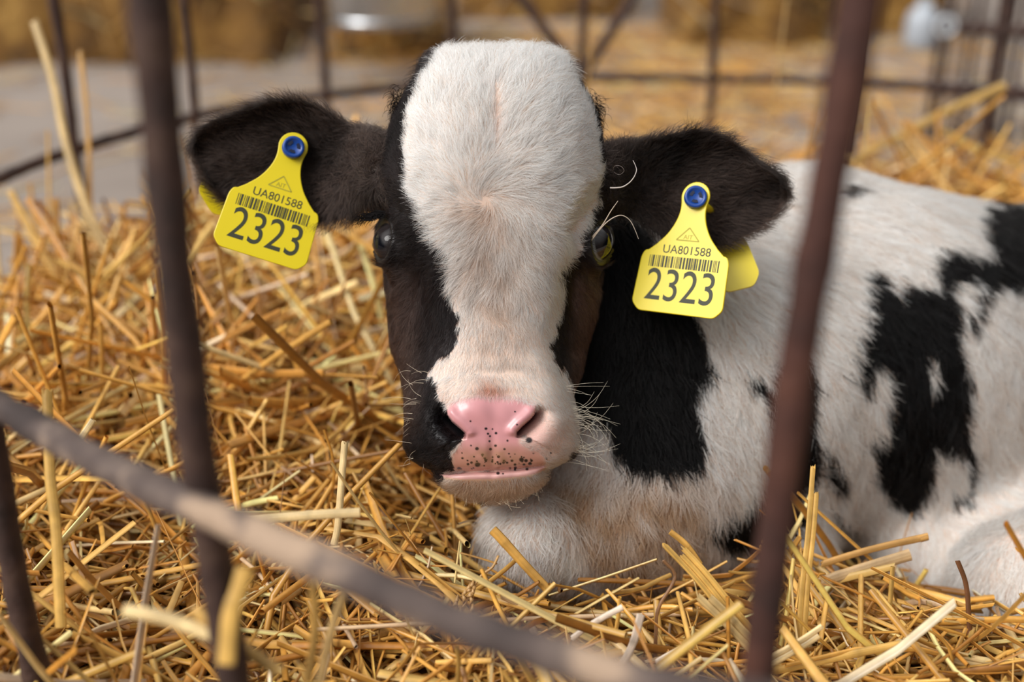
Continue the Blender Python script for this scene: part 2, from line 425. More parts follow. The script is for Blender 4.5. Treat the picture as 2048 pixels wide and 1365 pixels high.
# ---------------- coat colours, by where a point of the coat lies on the animal
BLAZE = [(895,60),(866,118),(838,165),(822,200),(810,240),(806,290),(806,340),(818,390),(840,440),(862,480),(885,510),(893,540),(895,580),
         (905,615),(918,645),(912,680),(898,708),(872,730),(862,748),(868,775),(880,800),(893,828),(905,845),(925,868),(925,885),(905,900),(902,920),(908,940),
         (882,952),(880,962),(885,1010),(940,1014),(1030,1014),(1085,1000),(1095,948),(1120,935),(1160,900),(1168,850),(1160,800),(1148,775),(1125,745),(1112,715),(1100,690),(1118,660),(1132,620),(1128,590),(1122,562),(1135,535),
         (1150,515),(1172,470),(1190,430),(1203,390),(1208,340),(1205,290),(1196,240),(1182,200),(1160,160),(1137,115),(1105,60)]
PAD = [(893,815),(905,805),(930,797),(955,790),(990,790),(1030,797),(1062,804),(1076,812),(1072,830),(1060,843),(1046,855),(1036,868),(1038,885),(1058,897),(1085,908),(1092,932),
       (1040,938),(985,941),(940,943),(906,942),(903,915),(914,895),(926,884),(928,870),(915,857),(902,845),(892,830)]
LIP = [(876,949),(905,946),(985,944),(1040,939),(1095,932),(1084,944),(1050,953),(985,959),(920,959),(890,955)]
NECK = [(1140,420),(1300,430),(1330,560),(1398,640),(1412,700),(1437,760),(1418,775),(1397,800),(1398,840),(1420,890),(1412,935),(1383,962),(1340,960),(1290,955),(1240,935),(1222,915),(1222,870),(1190,830),(1130,800),(1000,700),(900,600),(700,500),(760,300)]
FLANK = [(1737,545),(1768,545),(1785,575),(1800,592),(1812,568),(1840,565),(1868,575),(1873,530),(1880,502),(1905,497),(1945,512),(1985,512),(1972,470),(1960,440),(1965,415),(2010,405),(2300,420),(2300,540),(2080,560),(2040,585),(2000,580),(1975,600),(1962,640),(1944,665),(1932,650),(1940,620),(1920,605),
         (1925,640),(1915,670),(1925,700),(1930,740),(1948,770),(1938,830),(1948,890),(1957,960),(1950,1005),(1925,1032),(1903,1025),(1905,1012),(1935,1000),(1948,965),(1925,915),(1905,900),(1875,905),(1868,940),(1872,985),(1850,1022),(1815,1030),(1785,1010),(1760,975),(1750,920),(1745,880),(1768,890),(1780,860),(1785,800),(1782,750),(1765,735),(1742,770),(1724,795),(1715,760),(1716,715),(1725,690),(1735,660),(1740,600)]
HOLES = [[(1905,585),(1930,565),(1962,562),(1968,585),(1950,620),(1935,640),(1918,620)], [(1858,735),(1866,712),(1876,735),(1874,775),(1866,780)]]
EXTRA = [[(1487,755),(1530,765),(1560,800),(1548,850),(1525,800)], [(1395,1070),(1440,1060),(1470,1040),(1520,1000),(1560,970),(1610,1000),(1620,1060),(1560,1100),(1480,1120),(1450,1100),(1440,1085)],
         [(1560,740),(1620,720),(1632,860),(1640,960),(1600,1000),(1560,960)], [(1645,905),(1665,912),(1700,990),(1685,1005),(1660,970)], [(1660,1010),(1690,1050),(1740,1085),(1690,1070)],[(1660,380),(1690,372),(1760,376),(1690,392)]]
def coat(px, py, part, P3):
    """returns black mask and pale tint for coat points"""
    j = vnoise(P3, 700, 0)*5 + vnoise(P3, 230, 1)*4
    j2 = vnoise(P3, 600, 2)*5 + vnoise(P3, 260, 3)*4
    hx, hy = px+j, py+j2
    blk = np.ones(px.shape, bool)
    head = part == 0
    blk[head] = ~inpoly(hx[head], hy[head], BLAZE)
    b3 = part == 3
    bx, by = px + j*1.2, py + 2.0*j2 + 8*vnoise(P3*np.array([1, 1, .25]), 420, 4)
    k = inpoly(bx, by, NECK) | inpoly(bx, by, FLANK)
    for hl in HOLES: k &= ~inpoly(bx, by, hl)
    for e in EXTRA: k |= inpoly(bx, by, e)
    blk[b3] = k[b3]
    return blk
def pale(px, py, part, P3):
    c = np.tile(np.array([0.89, 0.85, 0.815]), (len(px), 1))
    n = vnoise(P3, 300, 2)[:, None]
    def mixc(w, col): 
        w = np.clip(w, 0, 1)[:, None]; return c*(1-w) + np.array(col)*w
    hd = part == 0
    g2 = lambda x, y, sx, sy: np.exp(-((px-x)/sx)**2-((py-y)/sy)**2)
    w_tan = (0.62*g2(965, 425, 45, 40) + 0.72*g2(985, 555, 68, 105) + 0.48*g2(1000, 690, 65, 60) + 0.12*g2(985, 300, 110, 110))*(0.75+0.35*n[:, 0])
    c = np.where(hd[:, None], mixc(w_tan, (0.52, 0.375, 0.28)), c)
    c = np.where(hd[:, None], mixc(0.4*g2(993, 245, 7, 55), (0.62, 0.44, 0.38)), c)
    c = np.where(hd[:, None], mixc(0.9*g2(985, 782, 42, 9) + .5*g2(975, 765, 25, 12), (0.42, 0.16, 0.08)), c)
    c = np.where(hd[:, None], mixc(sstep(945, 968, py), (0.74, 0.52, 0.36)), c)  # chin: warm bounce from the straw put into the fur colour
    c = np.where(hd[:, None], mixc(0.5*g2(1110, 870, 45, 60) + .5*g2(880, 800, 40, 22), (0.80, 0.62, 0.54)), c)
    bd = part == 3
    head_shade = 1.0*sstep(880, 1010, py)*sstep(1500, 1350, px)*sstep(-25, 45, px-1065-(py-960)*0.72)  # the head's shadow and straw bounce on the brisket, painted into the fur
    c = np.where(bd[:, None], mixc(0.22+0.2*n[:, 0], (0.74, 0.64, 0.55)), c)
    c = np.where(bd[:, None], mixc(head_shade*(0.88+.25*n[:, 0]), (0.40, 0.255, 0.15)), c)
    return c
def dark(px, py, part, P3):
    n = vnoise(P3, 120, 3)
    c = np.tile(np.array([0.0035, 0.0026, 0.0026]), (len(px), 1))
    hd = (part == 0)
    br = np.clip(sstep(500, 600, py)*(1-sstep(800, 900, py))*(0.40*sstep(60, 10, np.abs(px-800)) + 0.95*sstep(1120, 1170, px)), 0, 1)  # brown cheeks, partly straw bounce light mixed into the dark fur colour
    c = np.where(hd[:, None], c*(1-br[:, None]) + np.array([0.105, 0.058, 0.040])*br[:, None], c)
    c = np.where(hd[:, None], c + np.array([0.010, 0.007, 0.007])*(1+.5*n[:, None]), c)
    er = (part == 1) | (part == 2)
    c = np.where(er[:, None], np.array([0.040, 0.027, 0.022])*(1+0.5*n[:, None]), c)
    return c
prx, pry, prD = PX(CV)
fpx = np.where(PART < 3, 0, prx); fpy = np.where(PART < 3, 0, pry)
hx_all = np.r_[HX, ears[0][0], ears[1][0], prx[off[3]:]]; hy_all = np.r_[HY, ears[0][1], ears[1][1], pry[off[3]:]]
blk = coat(hx_all, hy_all, PART, CV)
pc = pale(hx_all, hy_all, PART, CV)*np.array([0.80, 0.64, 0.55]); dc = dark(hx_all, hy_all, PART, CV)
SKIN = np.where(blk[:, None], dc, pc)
ROUGH = np.full(len(CV), 0.75)
hn = len(HV); onface = np.zeros(len(CV), bool); onface[:hn] = HZ > -110
pj = vnoise(CV, 900, 1)*2.5
padw = np.mean([inpoly(hx_all+pj+ox, hy_all+pj+oy, PAD) for ox, oy in ((0,0),(-7,0),(7,0),(0,-7),(0,7),(-4,-4),(4,-4),(-4,4),(4,4),(0,-12),(0,-3),(0,3))], axis=0)*onface
pad = padw > 0.62
lip = onface & inpoly(hx_all+pj, hy_all, LIP)
pinkb = np.array([0.60, 0.275, 0.285])
lowp = sstep(868, 925, hy_all)[:, None]
pinkc = pinkb*(1-lowp) + np.array([0.62, 0.31, 0.24])*lowp
pinkc = pinkc*(1 + 0.08*vnoise(CV, 500, 4)[:, None])
padw = np.where(pad, np.maximum(padw, .75), padw*(~blk)); SKIN = SKIN*(1-padw[:, None]) + pinkc*padw[:, None]
SKIN = np.where(lip[:, None], np.array([0.62, 0.34, 0.31])*(1+0.12*vnoise(CV, 800, 2)[:, None]), SKIN)
ROUGH = np.where(pad, 0.24, ROUGH); ROUGH = np.where(lip, 0.28, ROUGH)
# right cheek of the muzzle: bare pinkish skin round the nostril
ring = np.exp(-((hx_all-1075)/42)**2 - ((hy_all-872)/48)**2)*onface*(~pad)*(~blk)
SKIN = SKIN*(1-0.8*ring[:, None]) + np.array([0.60, 0.34, 0.30])*0.8*ring[:, None]
# freckles
FRECK = [(972,858,3.2),(976,868,2.6),(985,859,2),(992,867,3),(980,873,2.4),(979,883,2.4),(954,898,4),(981,899,3.2),(991,892,3),(1015,882,2.4),(1034,850,2.2),(1058,881,7),(941,843,2.2),(1030,824,2),(942,892,2),
         (1009,899,2.6),(1018,908,2.2),(965,910,3),(997,914,3.4),(1024,922,3),(1043,920,5),(1052,922,4),(1030,930,3),(1060,928,4),(955,930,5.5),(943,926,3),(936,929,3),(925,917,2.6),(935,922,2),(995,925,2.4),(1007,926,3),(918,938,4),
         (920,939,4),(996,947,3.6),(1020,937,2.6),(1031,936,3.2),(1030,940,2.4),(1006,948,2),(1054,939,3),(1048,930,3),(1063,922,3),(985,920,2),(970,917,2.4),(948,914,2),(1073,808,1.8)]
fmask = np.zeros(len(CV))
rs = np.random.default_rng(4)
extra = [(rs.normal(1000, 45), rs.normal(922, 8), rs.uniform(1, 2.6)) for _ in range(34)]
for (x0, y0, r0) in FRECK + extra:
    d_ = np.hypot(hx_all-x0, (hy_all-y0)*1.15); fmask = np.maximum(fmask, (1-sstep(r0*.7, r0*1.25, d_))*onface)
fmask *= (pad | lip | (ring > .2))
SKIN = SKIN*(1-fmask[:, None]) + np.array([0.02, 0.016, 0.018])*fmask[:, None]
stn = np.exp(-((hx_all-985)/55)**2-((hy_all-915)/16)**2)*pad*np.clip(.5+.5*vnoise(CV, 900, 0), 0, 1)*0.6
SKIN = SKIN*(1-stn[:, None]) + np.array([0.34, 0.20, 0.09])*stn[:, None]
# inside of the nostrils, and dark skin of the black nostril
nn = np.r_[NOST, np.zeros(len(CV)-hn)]
bare_blk = onface & blk & (np.hypot((hx_all-905)/42, (hy_all-872)/62) < 1)
SKIN = np.where(bare_blk[:, None], np.array([0.012, 0.011, 0.013]), SKIN); ROUGH = np.where(bare_blk, 0.42, ROUGH)
inr = sstep(0.45, 0.9, nn)*(hx_all > 985)
SKIN = SKIN*(1-inr[:, None]) + np.array([0.30, 0.07, 0.06])*inr[:, None]
rho_all = np.r_[RHO, np.full(len(CV)-hn, 9.0)]
rim = (rho_all < 1.16)
SKIN = np.where(rim[:, None], np.array([0.014, 0.011, 0.010]), SKIN); ROUGH = np.where(rim, 0.35, ROUGH)
M_skin = attr_mat('calf_skin', 0.6, 'Rough', 0.5, 0.0)
calf = mesh_obj('calf', CV, CT, M_skin, colors=SKIN, extra={'Rough': ROUGH})
tag(calf, 'black and white calf lying in the straw, facing out between the bars', 'calf')
# eyeballs
def eyeball(e):
    n1, n2 = 48, 64
    th = np.linspace(0, math.pi, n1); ph = np.linspace(0, 2*math.pi, n2, endpoint=False)
    a, p, q = e['a'], e['p'], e['q']
    d = np.cos(th)[:, None, None]*a + np.sin(th)[:, None, None]*(np.cos(ph)[None, :, None]*p + np.sin(ph)[None, :, None]*q)
    bulge = 1 + 0.07*np.exp(-(th/0.62)**4)
    v = e['c'] + ER*0.985*d*bulge[:, None, None]
    V = Hd(v[..., 0], v[..., 1], v[..., 2]).reshape(-1, 3)
    i = np.arange(n1-1)[:, None]*n2; j = np.arange(n2)[None]; jn = (j+1) % n2
    Fq = np.stack([i+j, i+n2+j, i+n2+jn, i+jn], -1).reshape(-1, 4)
    T = np.repeat(th, n2); A = np.tile(ph, n1)
    pup = np.sqrt((np.sin(T)*np.cos(A)/0.50)**2 + (np.sin(T)*np.sin(A)/0.26)**2)
    iris = sstep(0.9, 1.1, pup)[:, None]
    c = np.array([0.004, 0.004, 0.006])*(1-iris) + np.array([0.018, 0.014, 0.014])*iris
    lim = sstep(0.80, 0.90, T)[:, None]; c = c*(1-lim) + np.array(e['lim'])*lim
    scl = sstep(1.02, 1.14, T)[:, None]; c = c*(1-scl) + np.array(e['scl'])*scl
    o = mesh_obj('eye', V, Fq, e['m'], calf, colors=c); return o
EYES[0]['m'] = attr_mat('wet_eye_dark', 0.05, None, 0.22); EYES[1]['m'] = attr_mat('wet_eye', 0.04, None, 0.7)
EYES[0]['lim'] = (.02, .02, .024); EYES[1]['lim'] = (.20, .21, .20)
EYES[0]['scl'] = (0.02, 0.018, 0.016); EYES[1]['scl'] = (0.38, 0.35, 0.12)
for e, l in zip(EYES, ('dark glossy eye', 'dark glossy eye with a yellowish rim')):
    eyeball(e)['label'] = l

# ------------------------------------------------------------------ fur
def strands(name, pts, rad, col, nrm, material, parent):
    """pts (n,k,3)"""
    n, k = pts.shape[:2]
    hc = bpy.data.hair_curves.new(name); hc.add_curves([k]*n)
    pa = hc.attributes.get('position') or hc.attributes.new('position', 'FLOAT_VECTOR', 'POINT')
    pa.data.foreach_set('vector', pts.astype(np.float32).ravel())
    ra = hc.attributes.new('radius', 'FLOAT', 'POINT'); ra.data.foreach_set('value', rad.astype(np.float32).ravel())
    c4 = np.ones((n, 4), np.float32); c4[:, :3] = col
    ca = hc.attributes.new('Col', 'FLOAT_COLOR', 'CURVE'); ca.data.foreach_set('color', c4.ravel())
    if nrm is not None:
        na = hc.attributes.new('Nrm', 'FLOAT_VECTOR', 'CURVE'); na.data.foreach_set('vector', nrm.astype(np.float32).ravel())
    hc.materials.append(material)
    o = bpy.data.objects.new(name, hc); COL.objects.link(o); o.parent = parent
    return o
def fur_mat(name):
    m = bpy.data.materials.new(name); m.use_nodes = True; t = m.node_tree; t.nodes.clear()
    a = N(t, 'ShaderNodeAttribute'); a.attribute_name = 'Col'
    nn_ = N(t, 'ShaderNodeAttribute'); nn_.attribute_name = 'Nrm'
    d = N(t, 'ShaderNodeBsdfDiffuse'); t.links.new(a.outputs['Color'], d.inputs['Color']); t.links.new(nn_.outputs['Vector'], d.inputs['Normal'])
    h = N(t, 'ShaderNodeBsdfHairPrincipled'); h.parametrization = 'COLOR'; h.inputs['IOR'].default_value = 1.38; h.inputs['Roughness'].default_value = 0.38; h.inputs['Radial Roughness'].default_value = 0.5
    t.links.new(a.outputs['Color'], h.inputs['Color'])
    mx = N(t, 'ShaderNodeMixShader'); mx.inputs[0].default_value = 0.45
    t.links.new(d.outputs[0], mx.inputs[1]); t.links.new(h.outputs[0], mx.inputs[2])
    o = N(t, 'ShaderNodeOutputMaterial'); t.links.new(mx.outputs[0], o.inputs['Surface'])
    return m
M_fur = fur_mat('calf_fur')
M_whisker = attr_mat('whisker_hair', 0.4); M_lash = attr_mat('lash_hair', 0.9, None, 0.05)
# sample roots over the coat the photo can see (and a margin round it)
cen = CV[CT].mean(1); fn = np.cross(CV[CT[:, 1]]-CV[CT[:, 0]], CV[CT[:, 2]]-CV[CT[:, 0]]); area = np.linalg.norm(fn, axis=1)/2
fn /= (2*area[:, None]+1e-15)
tov = CAM-cen; tov /= np.linalg.norm(tov, axis=1, keepdims=True); facing = (fn*tov).sum(1)
tx, ty, tD = PX(cen); tp = PART[CT[:, 0]]
bare = (pad | lip | bare_blk*0 | (rho_all < 1.12) | (nn > 0.45) | fmask.astype(bool))
tb = bare[CT].any(1)
# body triangles buried inside the head are skipped
buried = (tp == 3) & (np.linalg.norm((cen-P(985, 430, .675)), axis=1) < 0.052)
ok = (facing > -0.35) & (tx > -80) & (tx < 2160) & (ty < 1420) & ~tb & ~buried
hid = (tp == 3) & (tx > 790) & (tx < 1150) & (ty < 900)
ok &= ~(hid & (tD > .66) & (ty > 120))
dens = np.where(tp == 0, 1.0, np.where(tp == 3, 0.30, 0.85)).astype(float)
hz_t = np.r_[HZ, np.full(len(CV)-hn, 0)][CT].mean(1)
dens = np.where((tp == 0) & (hz_t < -240), 0.25, dens)
muz = (tp == 0) & (ty > 800)
dens = np.where(muz, 1.5, dens)
wgt = area*ok*dens
NF = 400000
pick = rng.choice(len(CT), NF, p=wgt/wgt.sum())
r1, r2 = rng.random(NF), rng.random(NF); sw = r1+r2 > 1; r1[sw] = 1-r1[sw]; r2[sw] = 1-r2[sw]
w3 = np.stack([1-r1-r2, r1, r2], -1)
T3 = CT[pick]
root = (CV[T3]*w3[..., None]).sum(1); nrm = (CN[T3]*w3[..., None]).sum(1); nrm /= np.linalg.norm(nrm, axis=1, keepdims=True)
rhx = (hx_all[T3]*w3).sum(1); rhy = (hy_all[T3]*w3).sum(1); rp = tp[pick]
ringr = (ring[T3]*w3).sum(1)
# flow in the plane of the face / flank
fx = np.zeros(NF); fy = np.zeros(NF); L = np.zeros(NF); lift = np.full(NF, .32); rad = np.full(NF, 0.00010)
h = rp == 0
dx, dy = rhx-972, rhy-400; rr_ = np.hypot(dx, dy)+1e-6
swirl = np.exp(-rr_/70)*1.1
ux, uy = dx/rr_, dy/rr_
fx_h = ux*np.cos(swirl) - uy*np.sin(swirl); fy_h = ux*np.sin(swirl) + uy*np.cos(swirl)
low = sstep(520, 700, rhy)
fx_h = fx_h*(1-low) + (rhx-984)/170*0.75*low; fy_h = fy_h*(1-low) + 0.85*low
parting = np.exp(-((rhx-992)/40)**2)*sstep(330, 270, rhy)*sstep(150, 200, rhy)
fx_h = fx_h + parting*np.sign(rhx-992)*0.5
mz = sstep(790, 860, rhy); fx_h = fx_h*(1-mz) + ((rhx-984)/150)*1.1*mz; fy_h = fy_h*(1-mz) + 0.6*mz
Lh = 0.0105*(1-low) + 0.0048*low
Lh = np.where(rhy < 200, 0.0105 + 0.004*sstep(200, 120, rhy), Lh)
Lh = np.where(rhy > 790, 0.0038, Lh); Lh = np.where(rhy > 945, 0.0065, Lh)
Lh = np.where(np.abs(rhx-985) > 150, np.minimum(Lh, 0.0065), Lh)
Lh = Lh*(1-0.6*ringr)
fx[h] = fx_h[h]; fy[h] = fy_h[h]; L[h] = Lh[h]; lift[h] = np.where(rhy < 400, .38, np.where(rhy > 940, .62, np.where(rhy > 790, .42, .28)))[h]; rad[h] = np.where(rhy > 700, .00007, .000085)[h]
for k, sg_, cx_, cy_ in ((1, -1, 560, 320), (2, 1, 1400, 380)):
    e = rp == k
    ex, ey = (rhx-cx_)/190, (rhy-cy_)/120
    fx[e] = (sg_*0.75 + ex*0.7)[e]; fy[e] = (ey*0.9 - 0.0)[e]; L[e] = (0.0085 + 0.004*np.clip(np.abs(ey), 0, 1))[e]; lift[e] = .42; rad[e] = .00009
b = rp == 3
fx[b] = 0.55 + 0.25*vnoise(root[b], 25, 1); fy[b] = 0.85
br_ = b & (rhx < 1480); fx[br_] = 0.12 + (rhx[br_]-1300)/900; fy[br_] = 1.0
L[b] = 0.017; lift[b] = .30; rad[b] = .00017
fx += 0.28*vnoise(root, 330, 2) + 0.20*rng.normal(size=NF); fy += 0.28*vnoise(root, 330, 3) + 0.20*rng.normal(size=NF)
L *= rng.uniform(.6, 1.25, NF); lift = lift*rng.uniform(.5, 1.5, NF) + 0.12*vnoise(root, 500, 4)
d3 = fx[:, None]*RIGHT - fy[:, None]*UP
d3 -= (d3*nrm).sum(1, keepdims=True)*nrm; d3 /= np.linalg.norm(d3, axis=1, keepdims=True)+1e-9
side = np.cross(nrm, d3)
ts = np.array([0, .3, .62, 1.0])
cl = (vnoise(root, 420, 1)*0.25 + rng.normal(size=NF)*.12)
pts = root[:, None] - nrm[:, None]*0.0004 + L[:, None, None]*(ts[None, :, None]*np.cos(lift)[:, None, None]*d3[:, None]
      + (1.7*ts-0.95*ts**2)[None, :, None]*np.sin(np.clip(lift, .05, 1))[:, None, None]*nrm[:, None] + (ts**2)[None, :, None]*cl[:, None, None]*side[:, None])
m0, m1 = PX(root)[:2], PX(pts[:, 2])[:2]
shx, shy = (m1[0]-m0[0])*.75, (m1[1]-m0[1])*.75
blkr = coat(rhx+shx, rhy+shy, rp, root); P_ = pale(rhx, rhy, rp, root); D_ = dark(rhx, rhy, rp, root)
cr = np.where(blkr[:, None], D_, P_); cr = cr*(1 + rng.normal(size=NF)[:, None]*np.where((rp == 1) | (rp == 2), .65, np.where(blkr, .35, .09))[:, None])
tanm = (rng.random(NF) < .10) & ~blkr
cr = np.where(tanm[:, None], cr*np.array([.80, .66, .56]), cr)
cr = cr*(1-0.5*ringr[:, None]) + 0.5*ringr[:, None]*np.array([.72, .52, .45])
cr = np.clip(cr, .003, .9)
radp = rad[:, None]*np.array([1.0, .9, .65, .18])[None]
strands('coat', pts, radp, cr, nrm, M_fur, calf)['label'] = 'short fur coat'
del pts, radp
# whiskers, lashes and the long pale brow hairs
def poly_hairs(name, lst, label, hm=None):
    Ps, R, Cc = [], [], []
    for (pl, r0, c0) in lst:
        Ps.append(crom(np.array(pl), 9)); R.append(r0*np.linspace(1, .35, 9)); Cc.append(c0)
    o = strands(name, np.array(Ps), np.array(R), np.array(Cc), None, hm or M_whisker, calf); o['label'] = label; return o
wh = []
rs = np.random.default_rng(8)
for i in range(46):                                          # right side of the muzzle
    y0 = rs.uniform(765, 925); x0 = 1138 + 16*math.sin((y0-765)/160*math.pi) - rs.uniform(0, 14) - (16 if y0 < 790 else 0)
    Lh_ = rs.uniform(40, 105); ang = rs.uniform(-.30, .35) + (y0-840)/160*.5; cv = rs.normal(0.2, .4)
    p = []
    for t in np.linspace(0, 1, 4): p.append(Hd(x0 + Lh_*t*math.cos(ang+cv*t), y0 + Lh_*t*math.sin(ang+cv*t), -48 + 18*t*rs.uniform(0, 1)))
    wh.append((p, .000075, (.74, .66, .52)))
for i in range(30):                                          # left side, curling over the black
    y0 = rs.uniform(735, 930); x0 = rs.uniform(818, 868); Lh_ = rs.uniform(25, 62); ang = math.pi + rs.uniform(-.3, .35) - (y0-840)/160*.4; cv = rs.normal(-.5, .4)
    p = []
    for t in np.linspace(0, 1, 4): p.append(Hd(x0 + Lh_*t*math.cos(ang+cv*t), y0 + Lh_*t*math.sin(ang+cv*t), -30 - 30*t + 10))
    wh.append((p, .000085, (.60, .50, .38)))
for i in range(70):                                          # chin
    x0 = rs.uniform(890, 1080); y0 = 962 + 32*(1-((x0-985)/100)**2) - rs.uniform(0, 22); Lh_ = rs.uniform(18, 48); ang = math.pi/2 + (x0-985)/160*.9*-1 + rs.normal(0, .3); cv = rs.normal(0, .7)
    p = []
    for t in np.linspace(0, 1, 4): p.append(Hd(x0 + Lh_*t*math.cos(ang+cv*t), y0 + Lh_*t*math.sin(ang+cv*t), -52 + 20*t))
    wh.append((p, .00008, (.72, .58, .40)))
poly_hairs('whiskers', wh, 'long pale whiskers round the muzzle and chin')
la = []
for i in range(130):                                          # dark lashes of the eye on the left
    t = rs.random(); x0 = 742 + 30*t; y0 = 438 - 8*t + rs.uniform(-8, 6); Lh_ = rs.uniform(22, 52); ang = math.pi - .25*rs.random() + .05
    p = [Hd(x0 - Lh_*u*math.cos(.15+.3*u*rs.uniform(.7, 1.3)), y0 - 12*u + 26*u*u*rs.uniform(.4, 1.2), -95 - 25*u) for u in np.linspace(0, 1, 4)]
    la.append((p, .00018, (.008, .007, .007)))
for i in range(16):
    t = rs.random(); x0 = 1222 - 24*t; y0 = 452 - 2*t
    p = [Hd(x0 + 34*u, y0 - 10*u + 22*u*u*rs.uniform(.4, 1.2), -95 - 25*u) for u in np.linspace(0, 1, 4)]
    la.append((p, .00014, (.010, .008, .008)))
poly_hairs('eyelashes', la, 'black eyelashes', M_lash)
poly_hairs('brow_hairs', [
    ([Hd(1185, 474, -70), Hd(1205, 450, -55), Hd(1222, 422, -50), Hd(1236, 402, -52)], .00042, (.55, .44, .34)),
    ([Hd(1180, 485, -72), Hd(1210, 448, -50), Hd(1240, 431, -45), Hd(1262, 444, -50), Hd(1277, 478, -56)], .00034, (.58, .48, .38)),
    ([Hd(1220, 376, -60), Hd(1245, 374, -40), Hd(1264, 360, -40), Hd(1273, 340, -44), Hd(1266, 321, -48)], .00040, (.50, .44, .40)),
    ([Hd(1226, 340, -70), Hd(1230, 332, -50), Hd(1242, 333, -45), Hd(1248, 342, -45), Hd(1238, 350, -50), Hd(1228, 344, -55)], .00012, (.20, .16, .14))],
    'long pale hairs curling over the eye')
# curly black tufts where the blaze ends beside the poll
tf = []
for cx_, cy_, sg_ in ((795, 205, -1), (1190, 222, 1)):
    for i in range(160):
        x0 = cx_ + rs.normal(0, 6); y0 = cy_ + rs.normal(0, 16); a0 = rs.uniform(0, 6.28) if rs.random() < .3 else (0.2 if sg_ > 0 else 2.9) + rs.normal(0, .5); cu = rs.normal(1.2, .6)*sg_
        p = [Hd(x0 + 22*u*math.cos(a0+cu*u), y0 + 22*u*math.sin(a0+cu*u), -135 + 12*u) for u in np.linspace(0, 1, 4)]
        tf.append((p, .00013, (.010, .008, .008)))
poly_hairs('poll_tufts', tf, 'curly black tufts beside the poll', M_lash)

# ------------------------------------------------------------------ ear tags
M_tag = simple('tag_plastic', (0.70, 0.55, 0.004), 0.38)
M_ink = simple('tag_ink', (0.030, 0.032, 0.012), 0.6)
M_logo = simple('tag_emboss', (0.36, 0.31, 0.02), 0.6)
M_blue = simple('blue_plastic', (0.006, 0.05, 0.26), 0.35)
M_bluedark = simple('blue_plastic_shade', (0.002, 0.008, 0.035), 0.6)  # darkened copy of the blue plastic, painting the shade in the recesses
def rounded(poly, r=0.003, n=5):
    out = []; k = len(poly)
    for i in range(k):
        p0, p1, p2 = (np.array(poly[(i+j) % k], float) for j in (-1, 0, 1))
        a = (p0-p1); la_ = np.linalg.norm(a); b = (p2-p1); lb = np.linalg.norm(b); rr = min(r, la_*.45, lb*.45)
        s, e = p1+a/la_*rr, p1+b/lb*rr
        for t in np.linspace(0, 1, n): out.append((1-t)**2*s + 2*t*(1-t)*p1 + t*t*e)
    return np.array(out)
def plate(poly, th, bend=None):
    n = len(poly); bz = bend(poly) if bend else np.zeros(n)
    V = np.vstack([np.c_[poly, bz+th/2], np.c_[poly, bz-th/2]])
    Fs = [tuple(range(n)), tuple(range(2*n-1, n-1, -1))] + [(i, i+n, (i+1) % n + n, (i+1) % n) for i in range(n)]
    return V, Fs
neck = [(8.4, 1), (7.6, -4), (7.8, -9), (9.6, -15), (13.2, -21.5), (18.5, -27.5)]
arc = [(8.4*math.cos(t), 1.5 + 8.4*math.sin(t)) for t in np.linspace(0.15, math.pi-.15, 12)]
def smooth_side(s): return [(s*x, y) for x, y in crom(neck, 20)]
shoulder = rounded([(24.6, -31.0), (26.2, -35.5), (27.2, -60.5), (22.5, -66.3)], 3.5)
OUT = np.array(arc + smooth_side(-1) + [tuple(p) for p in rounded([(-24.6, -31.0), (-26.4, -35.0), (-27.4, -61.5), (-22.8, -66.3), (22.8, -66.3), (27.4, -61.5), (26.4, -35.0), (24.6, -31.0)], 2.2)] + smooth_side(1)[::-1])/1000
def text_part(name, s, size, loc, mat_, parent, ex=1.0, M=None):
    cu = bpy.data.curves.new(name, 'FONT'); cu.body = s; cu.size = size; cu.align_x = 'CENTER'; cu.align_y = 'CENTER'; cu.extrude = 0.00006
    cu.resolution_u = 6
    cu.materials.append(mat_); o = bpy.data.objects.new(name, cu); COL.objects.link(o); o.parent = parent
    o.location = loc; o.scale = (ex, 1, 1)
    me = bpy.data.meshes.new_from_object(o); bpy.data.objects.remove(o)
    me.materials.clear(); me.materials.append(mat_)
    o = bpy.data.objects.new(name, me); COL.objects.link(o); o.parent = parent; o.location = loc; o.scale = (ex, 1, 1); return o
def bars_mesh(wd, ht, seed):
    r = random.Random(seed); V, Fs = [], []; x = -wd/2
    while x < wd/2-.0006:
        a = r.choice((.00035, .00035, .0007, .0011)); 
        i = len(V); V += [(x, -ht/2, 0), (x+a, -ht/2, 0), (x+a, ht/2, 0), (x, ht/2, 0)]; Fs.append((i, i+1, i+2, i+3))
        x += a + r.choice((.00035, .00045, .0008))
    z = 0.00008; n = len(V)
    V2 = [(p[0], p[1], z) for p in V] + [(p[0], p[1], -z) for p in V]; F2 = []
    for f in Fs: F2 += [f, tuple(i+n for i in f[::-1])] + [(f[k], f[k]+n, f[(k+1) % 4]+n, f[(k+1) % 4]) for k in range(4)]
    return V2, F2
